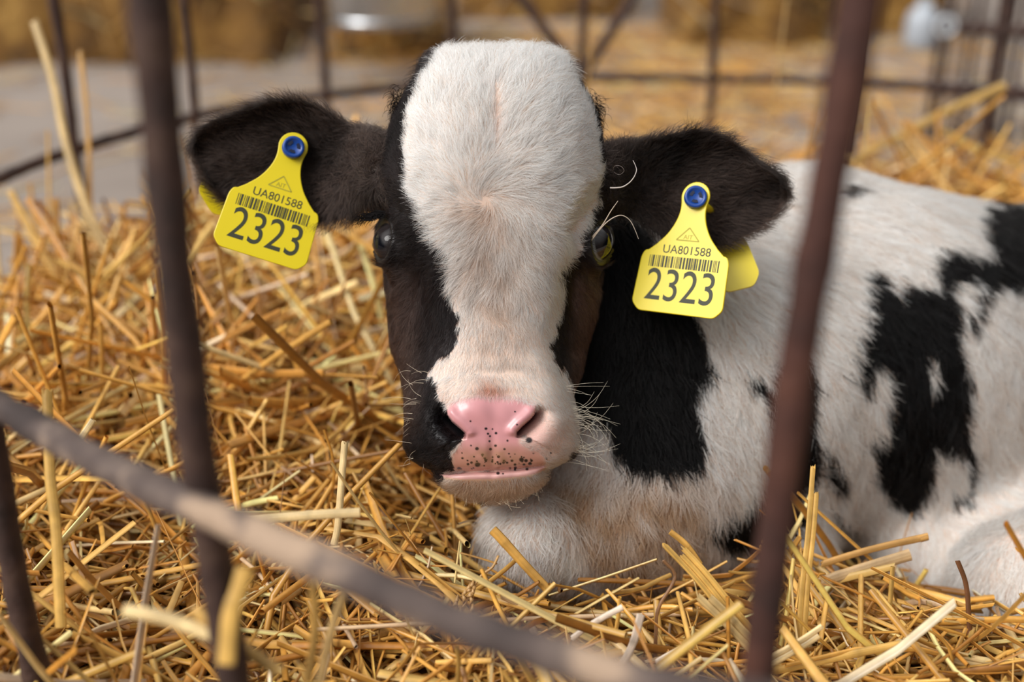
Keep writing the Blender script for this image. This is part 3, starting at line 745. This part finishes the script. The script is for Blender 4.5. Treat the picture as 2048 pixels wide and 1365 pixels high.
def ear_tag(px, py, D, roll, yaw, pitch, label, head_col, back_off, back_roll, tilt_btn, scale=1.0):
    loc = P(px, py, D)
    # axes: x along the tag, y up the tag, z out of its face towards the viewer
    base = Matrix((RIGHT, UP, -FWD)).transposed().to_4x4()
    R = base @ Matrix.Rotation(roll, 4, 'Z') @ Matrix.Rotation(yaw, 4, 'Y') @ Matrix.Rotation(pitch, 4, 'X')
    root_ = empty('ear_tag'); root_.matrix_world = Matrix.Translation(Vector(loc)) @ R @ Matrix.Scale(scale, 4)
    tag(root_, label, 'ear tag')
    bend = lambda p: 0.0012*np.cos(p[:, 0]/.027*1.2)
    pv, pf = plate(OUT, .0016)
    pan = mesh_obj('tag_panel', pv, pf, M_tag, root_, smooth=False); pan['label'] = 'yellow number panel'
    bv = pan.modifiers.new('b', 'BEVEL'); bv.width = .0004; bv.segments = 2; bv.limit_method = 'ANGLE'
    zt = .00085
    text_part('number_print', '2323', .0262, (0.0005, -.0515, zt), M_ink, root_, 0.82)
    text_part('code_print', 'UA801588', .0068, (0.0005, -.0300, zt), M_ink, root_, 0.98)
    V, Fs = bars_mesh(.043, .0066, 3); o = mesh_obj('barcode', V, Fs, M_ink, root_, smooth=False); o.location = (0.0005, -.0372, zt)
    # faint triangular maker's mark
    tri = []
    A, B_, C_ = np.array([0, .0038]), np.array([-.0068, -.0036]), np.array([.0068, -.0036])
    for a, b in ((A, B_), (B_, C_), (C_, A)):
        d = (b-a)/np.linalg.norm(b-a); nn2 = np.array([-d[1], d[0]])*.0003
        tri.append((np.array([[*(a-nn2), .0001], [*(b-nn2), .0001], [*(b+nn2), .0001], [*(a+nn2), .0001]]), [(0, 1, 2, 3)]))
    V, Fs = join(tri); o = mesh_obj('emblem', V, Fs, M_logo, root_, smooth=False); o.location = (0, -.0205, zt)
    text_part('emblem_letters', 'AIT', .0036, (0, -.0222, zt), M_logo, root_)
    # blue button: a drum, its three recesses flat plates with the shade put into their colour
    bm = []
    th = np.linspace(0, 2*math.pi, 32, endpoint=False)
    prof = [(0.0, -.001), (.0060, -.001), (.0063, .0005), (.0063, .0044), (.0058, .0050), (.0045, .0050), (.0043, .0046), (0.0, .0046)]
    V = np.array([[r*math.cos(t), r*math.sin(t), z] for r, z in prof for t in th]); k = len(th)
    Fs = [(i*k+j, i*k+(j+1) % k, (i+1)*k+(j+1) % k, (i+1)*k+j) for i in range(len(prof)-1) for j in range(k)]
    btn = mesh_obj('button', V, Fs, M_blue, root_); btn['label'] = 'blue fixing button'
    btn.rotation_euler = tilt_btn; btn.location = (0, 0.0005, .001)
    for q in range(3):
        a0 = q*2.094 + .5; ro, ri = .0036, .0019
        t2 = np.linspace(a0-.55, a0+.55, 8)
        pl = np.array([(ro*math.cos(t), ro*math.sin(t)) for t in t2] + [(ri*math.cos(t), ri*math.sin(t)) for t in t2[::-1]])
        v, f = plate(pl, .0004); h_o = mesh_obj('recess_shade', v, f, M_bluedark, btn, smooth=False); h_o.location = (0, 0, .0047)
    # the other half of the tag, behind the ear, on its pin
    V, Fs = tube([(0, 0, 0), (0, 0, back_off[2]*.98)], .0022, 12); mesh_obj('pin', V, Fs, M_tag, root_)
    pb = rounded([(-5, 6), (5, 6), (6, -8), (11, -20), (13, -40), (8, -47), (-8, -47), (-13, -40), (-11, -20), (-6, -8)], 3)/1000
    v, f = plate(pb, .0018); bk = mesh_obj('back_panel', v, f, M_tag, root_, smooth=False); bk['label'] = 'yellow rear half of the tag behind the ear'
    bk.location = back_off; bk.rotation_euler = back_roll
    return root_
ear_tag(585, 299, .664, math.radians(-17.5), math.radians(10), math.radians(-6), 'tilted yellow tag in the ear on the left, its button dark blue', None,
        (-.010, -.005, -.034), (math.radians(-4), math.radians(8), math.radians(-41)), (0, .1, 0), 1.0)
ear_tag(1391, 399, .652, math.radians(-8.5), math.radians(-30), math.radians(-4), 'yellow ear tag in the ear beside the white flank, with a bright blue button', None,
        (.002, -.001, -.038), (math.radians(-4), math.radians(20), math.radians(25)), (0, .45, 0), 1.005)

# ------------------------------------------------------------------ rod pen round the calf
Z_UP, Z_LOW = CAM_H-.205, CAM_H-.31
pen = empty('calf_pen', (0.1, .75, 0)); tag(pen, 'rusty round rod pen enclosing the calf, with the thick blurred bars in front', 'animal pen')
def rod(name, path, r, m, bump=.10, n=12, label=None):
    V, Fs = tube(path, r, n, bump); o = mesh_obj(name, V, Fs, m); child(o, pen)
    if label: o['label'] = label
    return o
fr_px = [(-420, 560), (-150, 725), (0, 812), (200, 925), (415, 1025), (620, 1118), (820, 1205), (1010, 1277), (1200, 1340), (1420, 1395), (1750, 1440)]
front_pts = np.array([PZ(x, y, Z_UP) for x, y in fr_px])
rod('hoop', crom(front_pts, 220), .0060, M_rail, .16, 14, 'weathered upper hoop crossing the foreground')
bk_px = [(-260, 490), (0, 357), (150, 300), (320, 251), (480, 214), (640, 192), (900, 167), (1160, 156), (1430, 157), (1720, 166), (2048, 183), (2300, 200)]
back_pts = np.array([PZ(x, y, Z_LOW) for x, y in bk_px])
rod('hoop', crom(back_pts, 240), .0062, M_rust, .12, 12, 'lower hoop curving behind the calf')
def upright(xt, yt, D, label=None, r=.0060, m=M_rust, lo=0.02, hi=.72, lean=0.0):
    """a vertical rod through a pixel at a distance"""
    c = P(xt, yt, D); zs = np.linspace(lo, hi, 60)
    pth = np.c_[np.full(60, c[0]), np.full(60, c[1]), zs]
    pth[:, 0] += lean*(zs - c[2])
    pth[:, :2] += 0.0015*np.sin(zs[:, None]*np.array([21, 17]) + xt)
    return rod('upright', pth, r, m, .14, 12, label)
upright(418, 1027, (front_pts[4]-CAM) @ FWD + .010, 'thick dark upright left of the calf in the foreground', .0064)
upright(1580, 900, .345, 'reddish upright in front of the calf flank', .0056, M_redrust, lean=.03)
upright(38, 1150, .50, None, .0058)
for x, y in ((152, 300), (391, 232), (650, 191), (908, 166), (1163, 156), (1424, 157), (1705, 165), (1985, 178)):
    c = PZ(x, y, Z_LOW); upright(x, y, (c-CAM) @ FWD - .012 if x != 1163 else (c-CAM) @ FWD + .012)
c = PZ(1163, 156, Z_LOW)
for x2, y2 in ((1045, 0), (1262, 0)):
    t = P(x2, y2, (c-CAM) @ FWD - .03); t2 = c + (t-c)*1.8
    rod('brace', np.linspace(c, t2, 30), .0075, M_rust, .12)
# a second pen stands further back on the right
pen2 = empty('calf_pen', (0.95, 2.4, 0)); tag(pen2, 'dark blurred rod pen standing on the yard at the far right', 'animal pen')
def rod2(name, path, r):
    V, Fs = tube(path, r, 8, .1); o = mesh_obj(name, V, Fs, M_rust); child(o, pen2)
D2 = 2.15
for (pxs, nm) in (([(1868, 52), (1960, 58), (2060, 64), (2300, 75)], 'hoop'), ([(1868, 182), (1960, 190), (2060, 198), (2300, 210)], 'hoop'), ([(1868, 292), (1960, 300), (2060, 310), (2300, 325)], 'hoop')):
    z0 = P(pxs[0][0], pxs[0][1], D2)[2]
    rod2(nm, crom(np.array([PZ(x, y, z0) for x, y in pxs]), 40), .011 if pxs[0][1] < 60 else .007)
for x in (1872, 1893, 1925, 1950, 1985, 2012, 2036, 2090, 2150):
    c = P(x, 120, D2 - .0*(x-1870)); rod2('upright', np.array([[c[0], c[1], .0], [c[0], c[1], .35], [c[0], c[1], .75]]), .0065)

# ------------------------------------------------------------------ straw
def bed_z(X, Y):
    u = np.abs((X-.35)/.87); v = np.abs((Y-.80)/.60); e = u**4+v**4
    edge = 1 - sstep(.45, 1.12, e)
    z = .140 + .012*np.sin(X*9+1)*np.sin(Y*8) + .010*np.sin(X*23+Y*17)
    z = z + .035*np.exp(-((X+.22)/.22)**2-((Y-1.02)/.22)**2)
    z = z - .050*np.exp(-((X-.32)/.24)**4-((Y-.84)/.17)**4)                      # hollow under the calf
    z = z - .045*np.exp(-((X-.30)/.14)**2-((Y-.60)/.12)**2)
    z = z + .02*np.exp(-((X-.30)/.3)**2-((Y-1.22)/.12)**2)
    z = z + .026*np.exp(-((X-.06)/.13)**4-((Y-.575)/.045)**2)
    return z*edge
gx, gy = np.meshgrid(np.linspace(-.65, 1.3, 150), np.linspace(.12, 1.5, 110), indexing='ij')
gz = bed_z(gx, gy) - .022
V = np.stack([gx, gy, gz], -1).reshape(-1, 3); nyg = gx.shape[1]
i = np.arange(gx.shape[0]-1)[:, None]*nyg; j = np.arange(nyg-1)[None]
Fq = np.stack([i+j, i+nyg+j, i+nyg+j+1, i+j+1], -1).reshape(-1, 4)
M_bed = noise_mat('straw_litter', [(0.3, (.06, .026, .006)), (.6, (.20, .095, .02))], 70, .9, .6, 200)
bed = mesh_obj('straw_bedding', V, Fq, M_bed); tag(bed, 'deep bed of loose golden straw under the calf', 'straw', kind='stuff')
def straw_mat(name):
    m, t, b = mat(name); a = N(t, 'ShaderNodeAttribute'); a.attribute_name = 'Col'
    tcn = N(t, 'ShaderNodeTexCoord'); nz = N(t, 'ShaderNodeTexNoise'); nz.inputs['Scale'].default_value = 160; nz.inputs['Detail'].default_value = 4
    t.links.new(tcn.outputs['Object'], nz.inputs['Vector'])
    mr = N(t, 'ShaderNodeMapRange'); mr.inputs['To Min'].default_value = .62; mr.inputs['To Max'].default_value = 1.3; t.links.new(nz.outputs['Fac'], mr.inputs['Value'])
    mu = N(t, 'ShaderNodeMix', data_type='RGBA', blend_type='MULTIPLY'); mu.inputs['Factor'].default_value = 1
    t.links.new(a.outputs['Color'], mu.inputs['A']); t.links.new(mr.outputs['Result'], mu.inputs['B'])
    t.links.new(mu.outputs['Result'], b.inputs['Base Color']); b.inputs['Roughness'].default_value = .34; b.inputs['Specular IOR Level'].default_value = .5
    return m
M_straw = straw_mat('straw')
PAL = np.array([[.62, .335, .075], [.70, .42, .115], [.52, .25, .050], [.80, .58, .27], [.36, .165, .035], [.74, .56, .40], [.60, .40, .13]])
PAL = PAL*np.array([1.14, 1.07, .96])
PALP = np.array([.27, .24, .18, .11, .09, .05, .06])
def stalks_mesh(pos, az, tilt, ln, r, flat, bend, col, rot, K=5, NS=7):
    n = len(pos); t = np.linspace(-.5, .5, K)
    d = np.stack([np.cos(az)*np.cos(tilt), np.sin(az)*np.cos(tilt), np.sin(tilt)], -1)
    s = np.stack([-np.sin(az), np.cos(az), np.zeros(n)], -1); u = np.cross(d, s)
    cr_, sr_ = np.cos(rot)[:, None], np.sin(rot)[:, None]
    e1 = s*cr_ + u*sr_; e2 = -s*sr_ + u*cr_
    kink = np.where(rng.random(n) < .35, rng.uniform(-.25, .25, n), 9)
    off = bend[:, None]*(t[None]**2*2) + np.where(np.abs(kink[:, None]) < 1, np.maximum(t[None]-kink[:, None], 0)*rng.normal(0, .5, n)[:, None], 0)
    c = pos[:, None] + ln[:, None, None]*(t[None, :, None]*d[:, None] + off[..., None]*e1[:, None])
    th = np.arange(NS)/NS*2*math.pi
    taper = 1 - .25*np.abs(t*2)**3*rng.random((n, 1))
    ring_ = r[:, None, None, None]*taper[..., None, None]*(np.cos(th)[None, None, :, None]*e1[:, None, None] + flat[:, None, None, None]*np.sin(th)[None, None, :, None]*e2[:, None, None])
    V = (c[:, :, None] + ring_).reshape(-1, 3)
    o = (np.arange(n)*K*NS)[:, None, None]; i = (np.arange(K-1)*NS)[None, :, None]; j = np.arange(NS)[None, None]; jn = (j+1) % NS
    Fq = np.stack([o+i+j, o+i+jn, o+i+NS+jn, o+i+NS+j], -1).reshape(-1, 4)
    C = np.repeat(col, K*NS, 0)*np.repeat(rng.uniform(.55, 1.3, (n, 1, NS)), K, 1).reshape(-1, 1)*np.repeat(rng.uniform(.85, 1.12, (n, K)), NS, 1).reshape(-1, 1)
    C = np.clip(C, .004, .92)
    return V, Fq, C
def pick_col(n):
    c = PAL[rng.choice(len(PAL), n, p=PALP)]*rng.uniform(.75, 1.2, (n, 1))*(1+rng.normal(0, 1, (n, 1))*np.array([.01, .03, .09])); return np.clip(c, .01, .9)
def clear_of_calf(pos, az, tilt, ln, margin=.004):
    d = np.stack([np.cos(az)*np.cos(tilt), np.sin(az)*np.cos(tilt), np.sin(tilt)], -1); ok = np.ones(len(pos), bool)
    for t in (-.5, -.25, 0, .25, .5):
        q = pos + d*(ln*t)[:, None]
        ok &= limb_sdf(q) > margin
        x, y, D = PX(q); zz = (D0-D)/S
        inh = (x > 740) & (x < 1230) & (y > 90) & (y < 1010) & (zz < 80) & (zz > -470)
        ok &= ~inh
    return ok
def scatter(n, xr, yr, zoff, tiltsd, lmean, rmin, rmax, upfrac=0.0):
    X = rng.uniform(*xr, n); Y = rng.uniform(*yr, n); z = bed_z(X, Y); k = z > .004
    X, Y, z = X[k], Y[k], z[k]; n = len(X)
    az = rng.uniform(0, 2*math.pi, n); tilt = rng.normal(0, tiltsd, n)
    upm = rng.random(n) < upfrac; tilt = np.where(upm, rng.uniform(.5, 1.45, n), tilt)
    ln = np.clip(rng.lognormal(math.log(lmean), .5, n), .02, .30); r = rng.uniform(rmin, rmax, n)
    # lie along the slope of the heap
    e = .01; gxx = (bed_z(X+e, Y)-bed_z(X-e, Y))/(2*e); gyy = (bed_z(X, Y+e)-bed_z(X, Y-e))/(2*e)
    tilt = tilt + np.where(upm, 0, np.arctan(np.cos(az)*gxx + np.sin(az)*gyy))
    pos = np.stack([X, Y, z + rng.uniform(zoff[0], zoff[1], n) + np.where(upm, ln*.35*np.sin(tilt), 0)], -1)
    flat = np.where(rng.random(n) < .35, rng.uniform(.10, .3, n), rng.uniform(.5, .95, n)); r = np.where(flat < .3, r*1.35, r)
    return pos, az, tilt, ln, r, flat, rng.normal(0, .10, n), pick_col(n), rng.uniform(0, 6.28, n)
sets = [scatter(5200, (-.6, 1.25), (.3, 1.42), (-.03, -.008), .16, .15, .0017, .0028),
        scatter(6500, (-.6, 1.25), (.3, 1.42), (-.015, .008), .24, .14, .0013, .0027),
        scatter(2600, (-.6, 1.25), (.3, 1.42), (0, .020), .34, .11, .0012, .0025, .05),
        scatter(9000, (-.5, .9), (.38, .85), (-.012, .016), .38, .045, .0005, .0016, .06),
        scatter(2200, (-.55, .1), (.7, 1.3), (-.005, .028), .42, .15, .0016, .0030, .02)]
A = [np.concatenate([s_[k] for s_ in sets]) for k in range(9)]
okc = clear_of_calf(A[0], A[1], A[2], A[3]); A = [a[okc] for a in A]
dv = np.stack([np.cos(A[1])*np.cos(A[2]), np.sin(A[1])*np.cos(A[2]), np.sin(A[2])], -1)*(A[3]*.5)[:, None]
k = (PX(A[0])[2] > .50) & (PX(A[0]+dv)[2] > .46) & (PX(A[0]-dv)[2] > .46); 
for sg_ in (1, -1):
    ex_, ey_, eD_ = PX(A[0]+sg_*dv)
    k &= ~((ex_ > 780) & (ex_ < 1210) & (ey_ < 1030) & (eD_ < .70)) & ~((ex_ < 800) & (ey_ < 390)) & ~((ex_ > 930) & (ex_ < 1500) & (ey_ < 1110) & (eD_ < .72)) & ~((ex_ > 1640) & (ey_ < 1130) & (eD_ < .74))
A = [a[k] for a in A]
V, Fq, C = stalks_mesh(*A)
lit = mesh_obj('loose_straw', V, Fq, M_straw, bed, smooth=False, colors=C); lit['kind'] = 'stuff'; lit['label'] = 'loose straw stalks on top of the bed'
# loose stalks blown about the concrete behind the pen
n = 9000
X = rng.uniform(-1.4, 1.9, n); Y = rng.uniform(1.40, 3.6, n); keep = rng.random(n) < (0.07 + .93*np.exp(-((X-.30)/.55)**2))*np.where(Y < 1.8, 1, .8)
X, Y = X[keep], Y[keep]; n = len(X)
V, Fq, C = stalks_mesh(np.stack([X, Y, rng.uniform(.003, .015, n)], -1), rng.uniform(0, 6.28, n), rng.normal(0, .06, n), rng.uniform(.05, .22, n), rng.uniform(.0015, .0025, n), rng.uniform(.3, .9, n), rng.normal(0, .08, n), pick_col(n), rng.uniform(0, 6.28, n), 4, 5)
tag(mesh_obj('scattered_straw', V, Fq, M_straw, colors=C), 'thin scatter of straw on the concrete behind the pen', 'straw', kind='stuff')
# single stalks that stand out
def hero(pxs, D, w, col, label, name='straw_stalk', cat='straw stalk', flat=.6, split=0, taper=.9):
    Ds = np.broadcast_to(np.asarray(D, float), (len(pxs),))
    pth = crom(np.array([P(x, y, d) for (x, y), d in zip(pxs, Ds)]), 24)
    r = w/2/F_PX*Ds.mean()
    o = []; cs = []
    k = max(1, split)
    for q in range(k):
        dd = (q-(k-1)/2)*2*r/k
        cut = 24 - (q*3 % 4 if split else 0)
        tg = pth[-1]-pth[0]; tg /= np.linalg.norm(tg); sd = np.cross(tg, FWD); sd /= np.linalg.norm(sd)
        p = pth[(24-cut):] + sd*dd
        ns_ = 12
        V, Fs = tube(p, (r/k*1.10)*np.linspace(taper, 1, len(p))*(1+.12*np.exp(-((np.linspace(0, 1, len(p))-.55)/.02)**2)), ns_, .05)
        a_ = ((V-np.repeat(p, ns_, 0)) @ FWD)[:, None]*FWD; V = V - a_*(1-flat)              # squashed, as dry straw is
        jag = np.tile(rng.uniform(0, 1, ns_), 1)*r*1.6; V[:ns_] += (p[1]-p[0])/np.linalg.norm(p[1]-p[0])*jag[:, None]
        o.append((V, Fs)); cs.append(np.tile(rng.uniform(.62, 1.22, ns_), len(p))*np.repeat(1 - .25*np.exp(-((np.linspace(0, 1, len(p))-.55)/.03)**2), ns_))
    V, Fs = join(o); C = np.tile(np.array(col), (len(V), 1))*(1+.14*vnoise(V, 300, 1)[:, None])*np.concatenate(cs)[:, None]
    ob = mesh_obj(name, V, Fs, M_straw, smooth=False, colors=np.clip(C, 0, 1)); tag(ob, label, cat); return ob
G1, G2, PALE, BRN, WHT = (.68, .40, .10), (.60, .32, .07), (.80, .58, .28), (.16, .065, .025), (.74, .60, .47)
hero([(1632, 925), (1622, 1060), (1610, 1170), (1602, 1290)], .605, 21, G1, 'tall upright split straw beside the reddish bar', split=2)
hero([(1332, 1078), (1400, 1150), (1460, 1225), (1515, 1295)], .60, 34, G1, 'thick split straw leaning in front of the brisket', split=3)
hero([(1338, 1062), (1372, 1090), (1400, 1130)], .605, 12, G2, 'short stub of straw behind the thick split straw')
hero([(1398, 1185), (1450, 1235), (1520, 1310)], .59, 30, (.68, .47, .2), 'pale broad straw just below the thick split straw', split=2)
hero([(94, 775), (100, 950), (112, 1060), (122, 1255)], .56, 22, G1, 'tall upright straw at the left edge crossing the front hoop')
hero([(188, 838), (172, 862), (150, 895)], .60, 13, PALE, 'short pale straw tip poking up above the front hoop')
hero([(690, 880), (684, 950), (676, 1050), (668, 1090)], .62, 14, PALE, 'thin upright pale straw left of the chin')
hero([(440, 1043), (560, 1036), (640, 1030), (720, 1026)], .56, 18, PALE, 'straight pale straw lying level beside the left bar')
hero([(1914, 1120), (1932, 1170), (1938, 1240), (1942, 1330)], .62, 10, BRN, 'dark brown curved weed stem in front of the white hock', name='weed_stem', cat='dry stem')
hero([(1326, 1120), (1350, 1155), (1318, 1215), (1312, 1260), (1310, 1350)], .60, 7, (.25, .12, .05), 'thin crooked brown weed stem beside the split straws', name='weed_stem', cat='dry stem')
hero([(1000, 1190), (1060, 1215), (1150, 1255), (1250, 1290)], .60, 16, (.55, .36, .18), 'long brownish straw lying behind the front hoop')
hero([(1100, 1185), (1040, 1120), (1000, 1075), (985, 1060)], .625, 18, G2, 'straw leaning up against the white foreleg')
hero([(1140, 1280), (1190, 1245), (1245, 1215)], .58, 12, WHT, 'bleached straw lying across the bedding below the brisket')
hero([(1310, 1325), (1355, 1300), (1400, 1275)], .58, 10, WHT, 'short bleached straw to the left of the reddish bar')
hero([(1240, 1335), (1265, 1290), (1282, 1230)], .58, 15, WHT, 'bleached straw standing slantwise below the brisket')
hero([(1652, 1255), (1600, 1290), (1530, 1330)], .58, 24, PALE, 'snapped pale straw at the foot of the reddish bar', split=2)
hero([(1790, 1275), (1860, 1300), (1950, 1325), (2080, 1345)], .60, 26, PALE, 'broken pale straw with frayed end at lower right', split=2)
hero([(1540, 1345), (1700, 1310), (1800, 1290)], .59, 16, G1, 'long golden straw meeting the frayed pale straw')
hero([(1640, 1130), (1740, 1100), (1850, 1075), (1840, 1078)], .66, 14, (.50, .27, .08), 'brown straw slanting up over the belly')
hero([(1570, 1200), (1660, 1160), (1820, 1110)], .66, 22, (.60, .40, .20), 'broad dull straw leaning on the thigh')
hero([(380, 1215), (450, 1270), (490, 1300), (560, 1345)], .43, 26, (.62, .36, .10), 'blurred golden straw close to the left bar near the bottom')
hero([(492, 1130), (478, 1180), (462, 1230), (452, 1330)], .40, 34, G1, 'blurred broad straw blade hanging beside the left bar', flat=.3)
hero([(240, 1220), (340, 1240), (470, 1290)], .43, 26, PALE, 'blurred pale straw lying nearest the camera at lower left')
hero([(625, 1160), (630, 1260), (615, 1365)], .45, 18, (.60, .33, .08), 'blurred upright straw below the front hoop')
hero([(690, 1180), (660, 1270), (640, 1365)], .46, 18, (.66, .42, .16), 'blurred slanting straw below the front hoop')
hero([(66, 35), (105, 160), (135, 300), (175, 420), (215, 500)], 1.02, 17, (.58, .40, .17), 'tall blurred straw rising at upper left behind the pen bar')
hero([(160, 100), (175, 250), (180, 430)], 1.03, 10, G2, 'thin tall blurred straw beside the far left upright')
hero([(20, 380), (60, 460), (120, 560)], .98, 15, G1, 'blurred straw leaning at the left edge of the bed')
hero([(1690, 328), (1800, 272), (1900, 220), (2010, 172)], 1.30, 17, (.50, .31, .09), 'long blurred straw slanting up behind the calf back')
hero([(2048, 335), (1960, 300), (1880, 260)], 1.32, 14, (.55, .35, .10), 'thin blurred straw behind the calf rump')
# oat spikelet
V1 = [tube(crom(np.array([P(x, y, .60) for x, y in [(997, 1112), (985, 1135), (965, 1150), (950, 1170), (935, 1200), (925, 1215)]]), 20), .0007, 6, .2)]
for i in range(16):
    x = 930 + rng.uniform(-18, 26); y = 1190 + rng.uniform(-30, 22); a = rng.uniform(.8, 2.4)
    V1.append(tube(np.array([P(x, y, .60), P(x+10*math.cos(a), y+10*math.sin(a), .598), P(x+22*math.cos(a+.3), y+22*math.sin(a+.3), .60)]), [.0005, .0011, .0003], 6))
V, Fs = join(V1); tag(mesh_obj('oat_spikelet', V, Fs, M_straw, colors=np.tile(np.array([.52, .30, .11]), (len(V), 1))), 'dry curly oat head standing in the straw below the chin', 'oat head')

# ------------------------------------------------------------------ background
M_hay = straw_mat('old_hay')
def heap(px0, px1, ybase, depth, height, label, n, dark_=.75):
    a = PZ(px0, ybase, 0); b = PZ(px1, ybase, 0); w_ = b[0]-a[0]; y0 = a[1]
    gx, gy = np.meshgrid(np.linspace(0, 1, 60), np.linspace(0, 1, 30), indexing='ij')
    hz = height*np.clip(np.sin(gx*math.pi), 0, 1)**.30*np.clip(np.sin(np.clip(gy*1.0, 0, 1)*math.pi), 0, 1)**.5
    Vx = np.stack([a[0]+gx*w_, y0+gy*depth, hz], -1).reshape(-1, 3)
    nz_ = vnoise(Vx, 14, 1)*.05 + vnoise(Vx, 40, 2)*.02; Vx[:, 2] = np.maximum(Vx[:, 2] + nz_*(Vx[:, 2] > .01), 0); Vx[:, 1] += nz_*.6
    ny = gx.shape[1]; i = np.arange(59)[:, None]*ny; j = np.arange(29)[None]
    Fq = np.stack([i+j, i+ny+j, i+ny+j+1, i+j+1], -1).reshape(-1, 4)
    o = mesh_obj('hay_heap', Vx, Fq, M_heap); tag(o, label, 'hay', kind='stuff')
    k = rng.integers(0, len(Vx), n); pos = Vx[k] + rng.normal(0, .015, (n, 3)); pos[:, 2] = np.maximum(pos[:, 2], .006)
    V, F2, C = stalks_mesh(pos, rng.uniform(0, 6.28, n), rng.normal(0, .5, n), rng.uniform(.06, .22, n), rng.uniform(.0018, .0032, n), rng.uniform(.3, .9, n), rng.normal(0, .12, n), pick_col(n)*dark_, rng.uniform(0, 6.28, n), 4, 5)
    V[:, 2] = np.maximum(V[:, 2], .001)
    q = mesh_obj('hay_stalks', V, F2, M_hay, o, colors=C); q['kind'] = 'stuff'
M_heap = noise_mat('hay_mass', [(.32, (.045, .019, .003)), (.55, (.17, .078, .010)), (.72, (.36, .20, .045))], 9, .9, .8, 60, bdist=.01)
heap(-500, 560, 128, .9, .55, 'dark golden heap of hay in the back at upper left', 1500, .6)
heap(665, 880, 122, .45, .20, 'low hay heap under the metal bucket', 700, .7)
heap(915, 1260, 38, .7, .5, 'far heap of hay behind the calf head', 700, .65)
heap(1365, 1650, 96, .6, .42, 'dark heap of hay left of the white jug', 800, .5)
heap(1690, 1900, 70, .6, .40, 'heap of hay behind the white jug', 700, .6)
# bucket
def lathe(prof, n=40):
    th = np.linspace(0, 2*math.pi, n, endpoint=False); V = np.array([[r*math.cos(t), r*math.sin(t), z] for r, z in prof for t in th])
    return V, [(i*n+j, i*n+(j+1) % n, (i+1)*n+(j+1) % n, (i+1)*n+j) for i in range(len(prof)-1) for j in range(n)]
M_zinc = noise_mat('galvanised_steel', [(.3, (.46, .48, .50)), (.7, (.62, .64, .66))], 14, .24, .05, 30, metal=1.0)
bD = 2.72; bc = P(762, 24, bD)
bucket = empty('bucket', (bc[0], bc[1], bc[2]-.02)); tag(bucket, 'shiny galvanised bucket standing on the hay, cut by the top of the photo', 'bucket')
V, Fs = lathe([(0, .012), (.118, .012), (.120, 0), (.124, .001), (.126, .014), (.129, .02), (.155, .26), (.160, .265), (.158, .27), (.153, .262), (.122, .02), (0, .018)])
mesh_obj('pail', V, Fs, M_zinc, bucket)
V, Fs = lathe([(.1265, -.001), (.130, .003), (.1305, .012), (.1275, .016)]); mesh_obj('foot_ring', V, Fs, M_zinc, bucket)
V, Fs = tube(np.array([[.158*math.cos(t), .03+.05*math.sin(t), .26+.13*math.sin(t)] for t in np.linspace(0, math.pi, 30)]), .003, 8); mesh_obj('handle', V, Fs, M_zinc, bucket)
# white jug and its lid
M_white = simple('white_plastic', (.36, .39, .43), .35); M_lid = simple('lid_plastic', (.60, .63, .66), .4)
M_grey = simple('grey_plastic', (.30, .32, .35), .45)
jc = PZ(1838, 100, 0); jD = (jc-CAM) @ FWD
jug = empty('milk_jug', (jc[0], jc[1], 0)); tag(jug, 'white rounded plastic jug standing on the yard at upper right', 'jug')
s_ = jD/F_PX
V, Fs = lathe([(0, .001), (26*s_, .001), (31*s_, 6*s_), (33*s_, 30*s_), (33*s_, 55*s_), (28*s_, 74*s_), (16*s_, 84*s_), (12*s_, 92*s_)]); mesh_obj('jug_body', V, Fs, M_white, jug)
V, Fs = lathe([(13*s_, 88*s_), (14*s_, 90*s_), (14*s_, 98*s_), (12*s_, 100*s_), (0, 100*s_)]); mesh_obj('cap', V, Fs, M_white, jug)
V, Fs = tube(np.array([[28*s_ + 14*s_*math.sin(t), 0, (50-20*math.cos(t))*s_] for t in np.linspace(0, math.pi, 16)]), 3*s_, 8); mesh_obj('handle', V, Fs, M_white, jug)
lc = P(1892, 52, 2.12)
lid = empty('pot_lid', lc); tag(lid, 'small round pale lid hung on the far pen beside the white jug', 'lid')
th = np.linspace(0, 2*math.pi, 40)
V, Fs = tube(np.stack([.017*np.cos(th), 0*th, .017*np.sin(th)], -1), .0035, 8, cap=False); mesh_obj('rim', V, Fs, M_lid, lid)
V, Fs = lathe([(0, 0), (.0165, 0), (.0165, .002), (0, .002)]); V = V[:, [0, 2, 1]]; mesh_obj('disc', V, Fs, M_grey, lid)

GROUPS = {'straw_stalk': 'single straws standing out of the bedding', 'weed_stem': 'brown weed stems in the bedding', 'ear_tag': 'ear tags of the calf',
          'calf_pen': 'rod pens', 'hay_heap': 'heaps of hay at the back of the yard'}
for o in SC.objects:
    if o.parent is None and o.name.split('.')[0] in GROUPS: o['group'] = GROUPS[o.name.split('.')[0]]
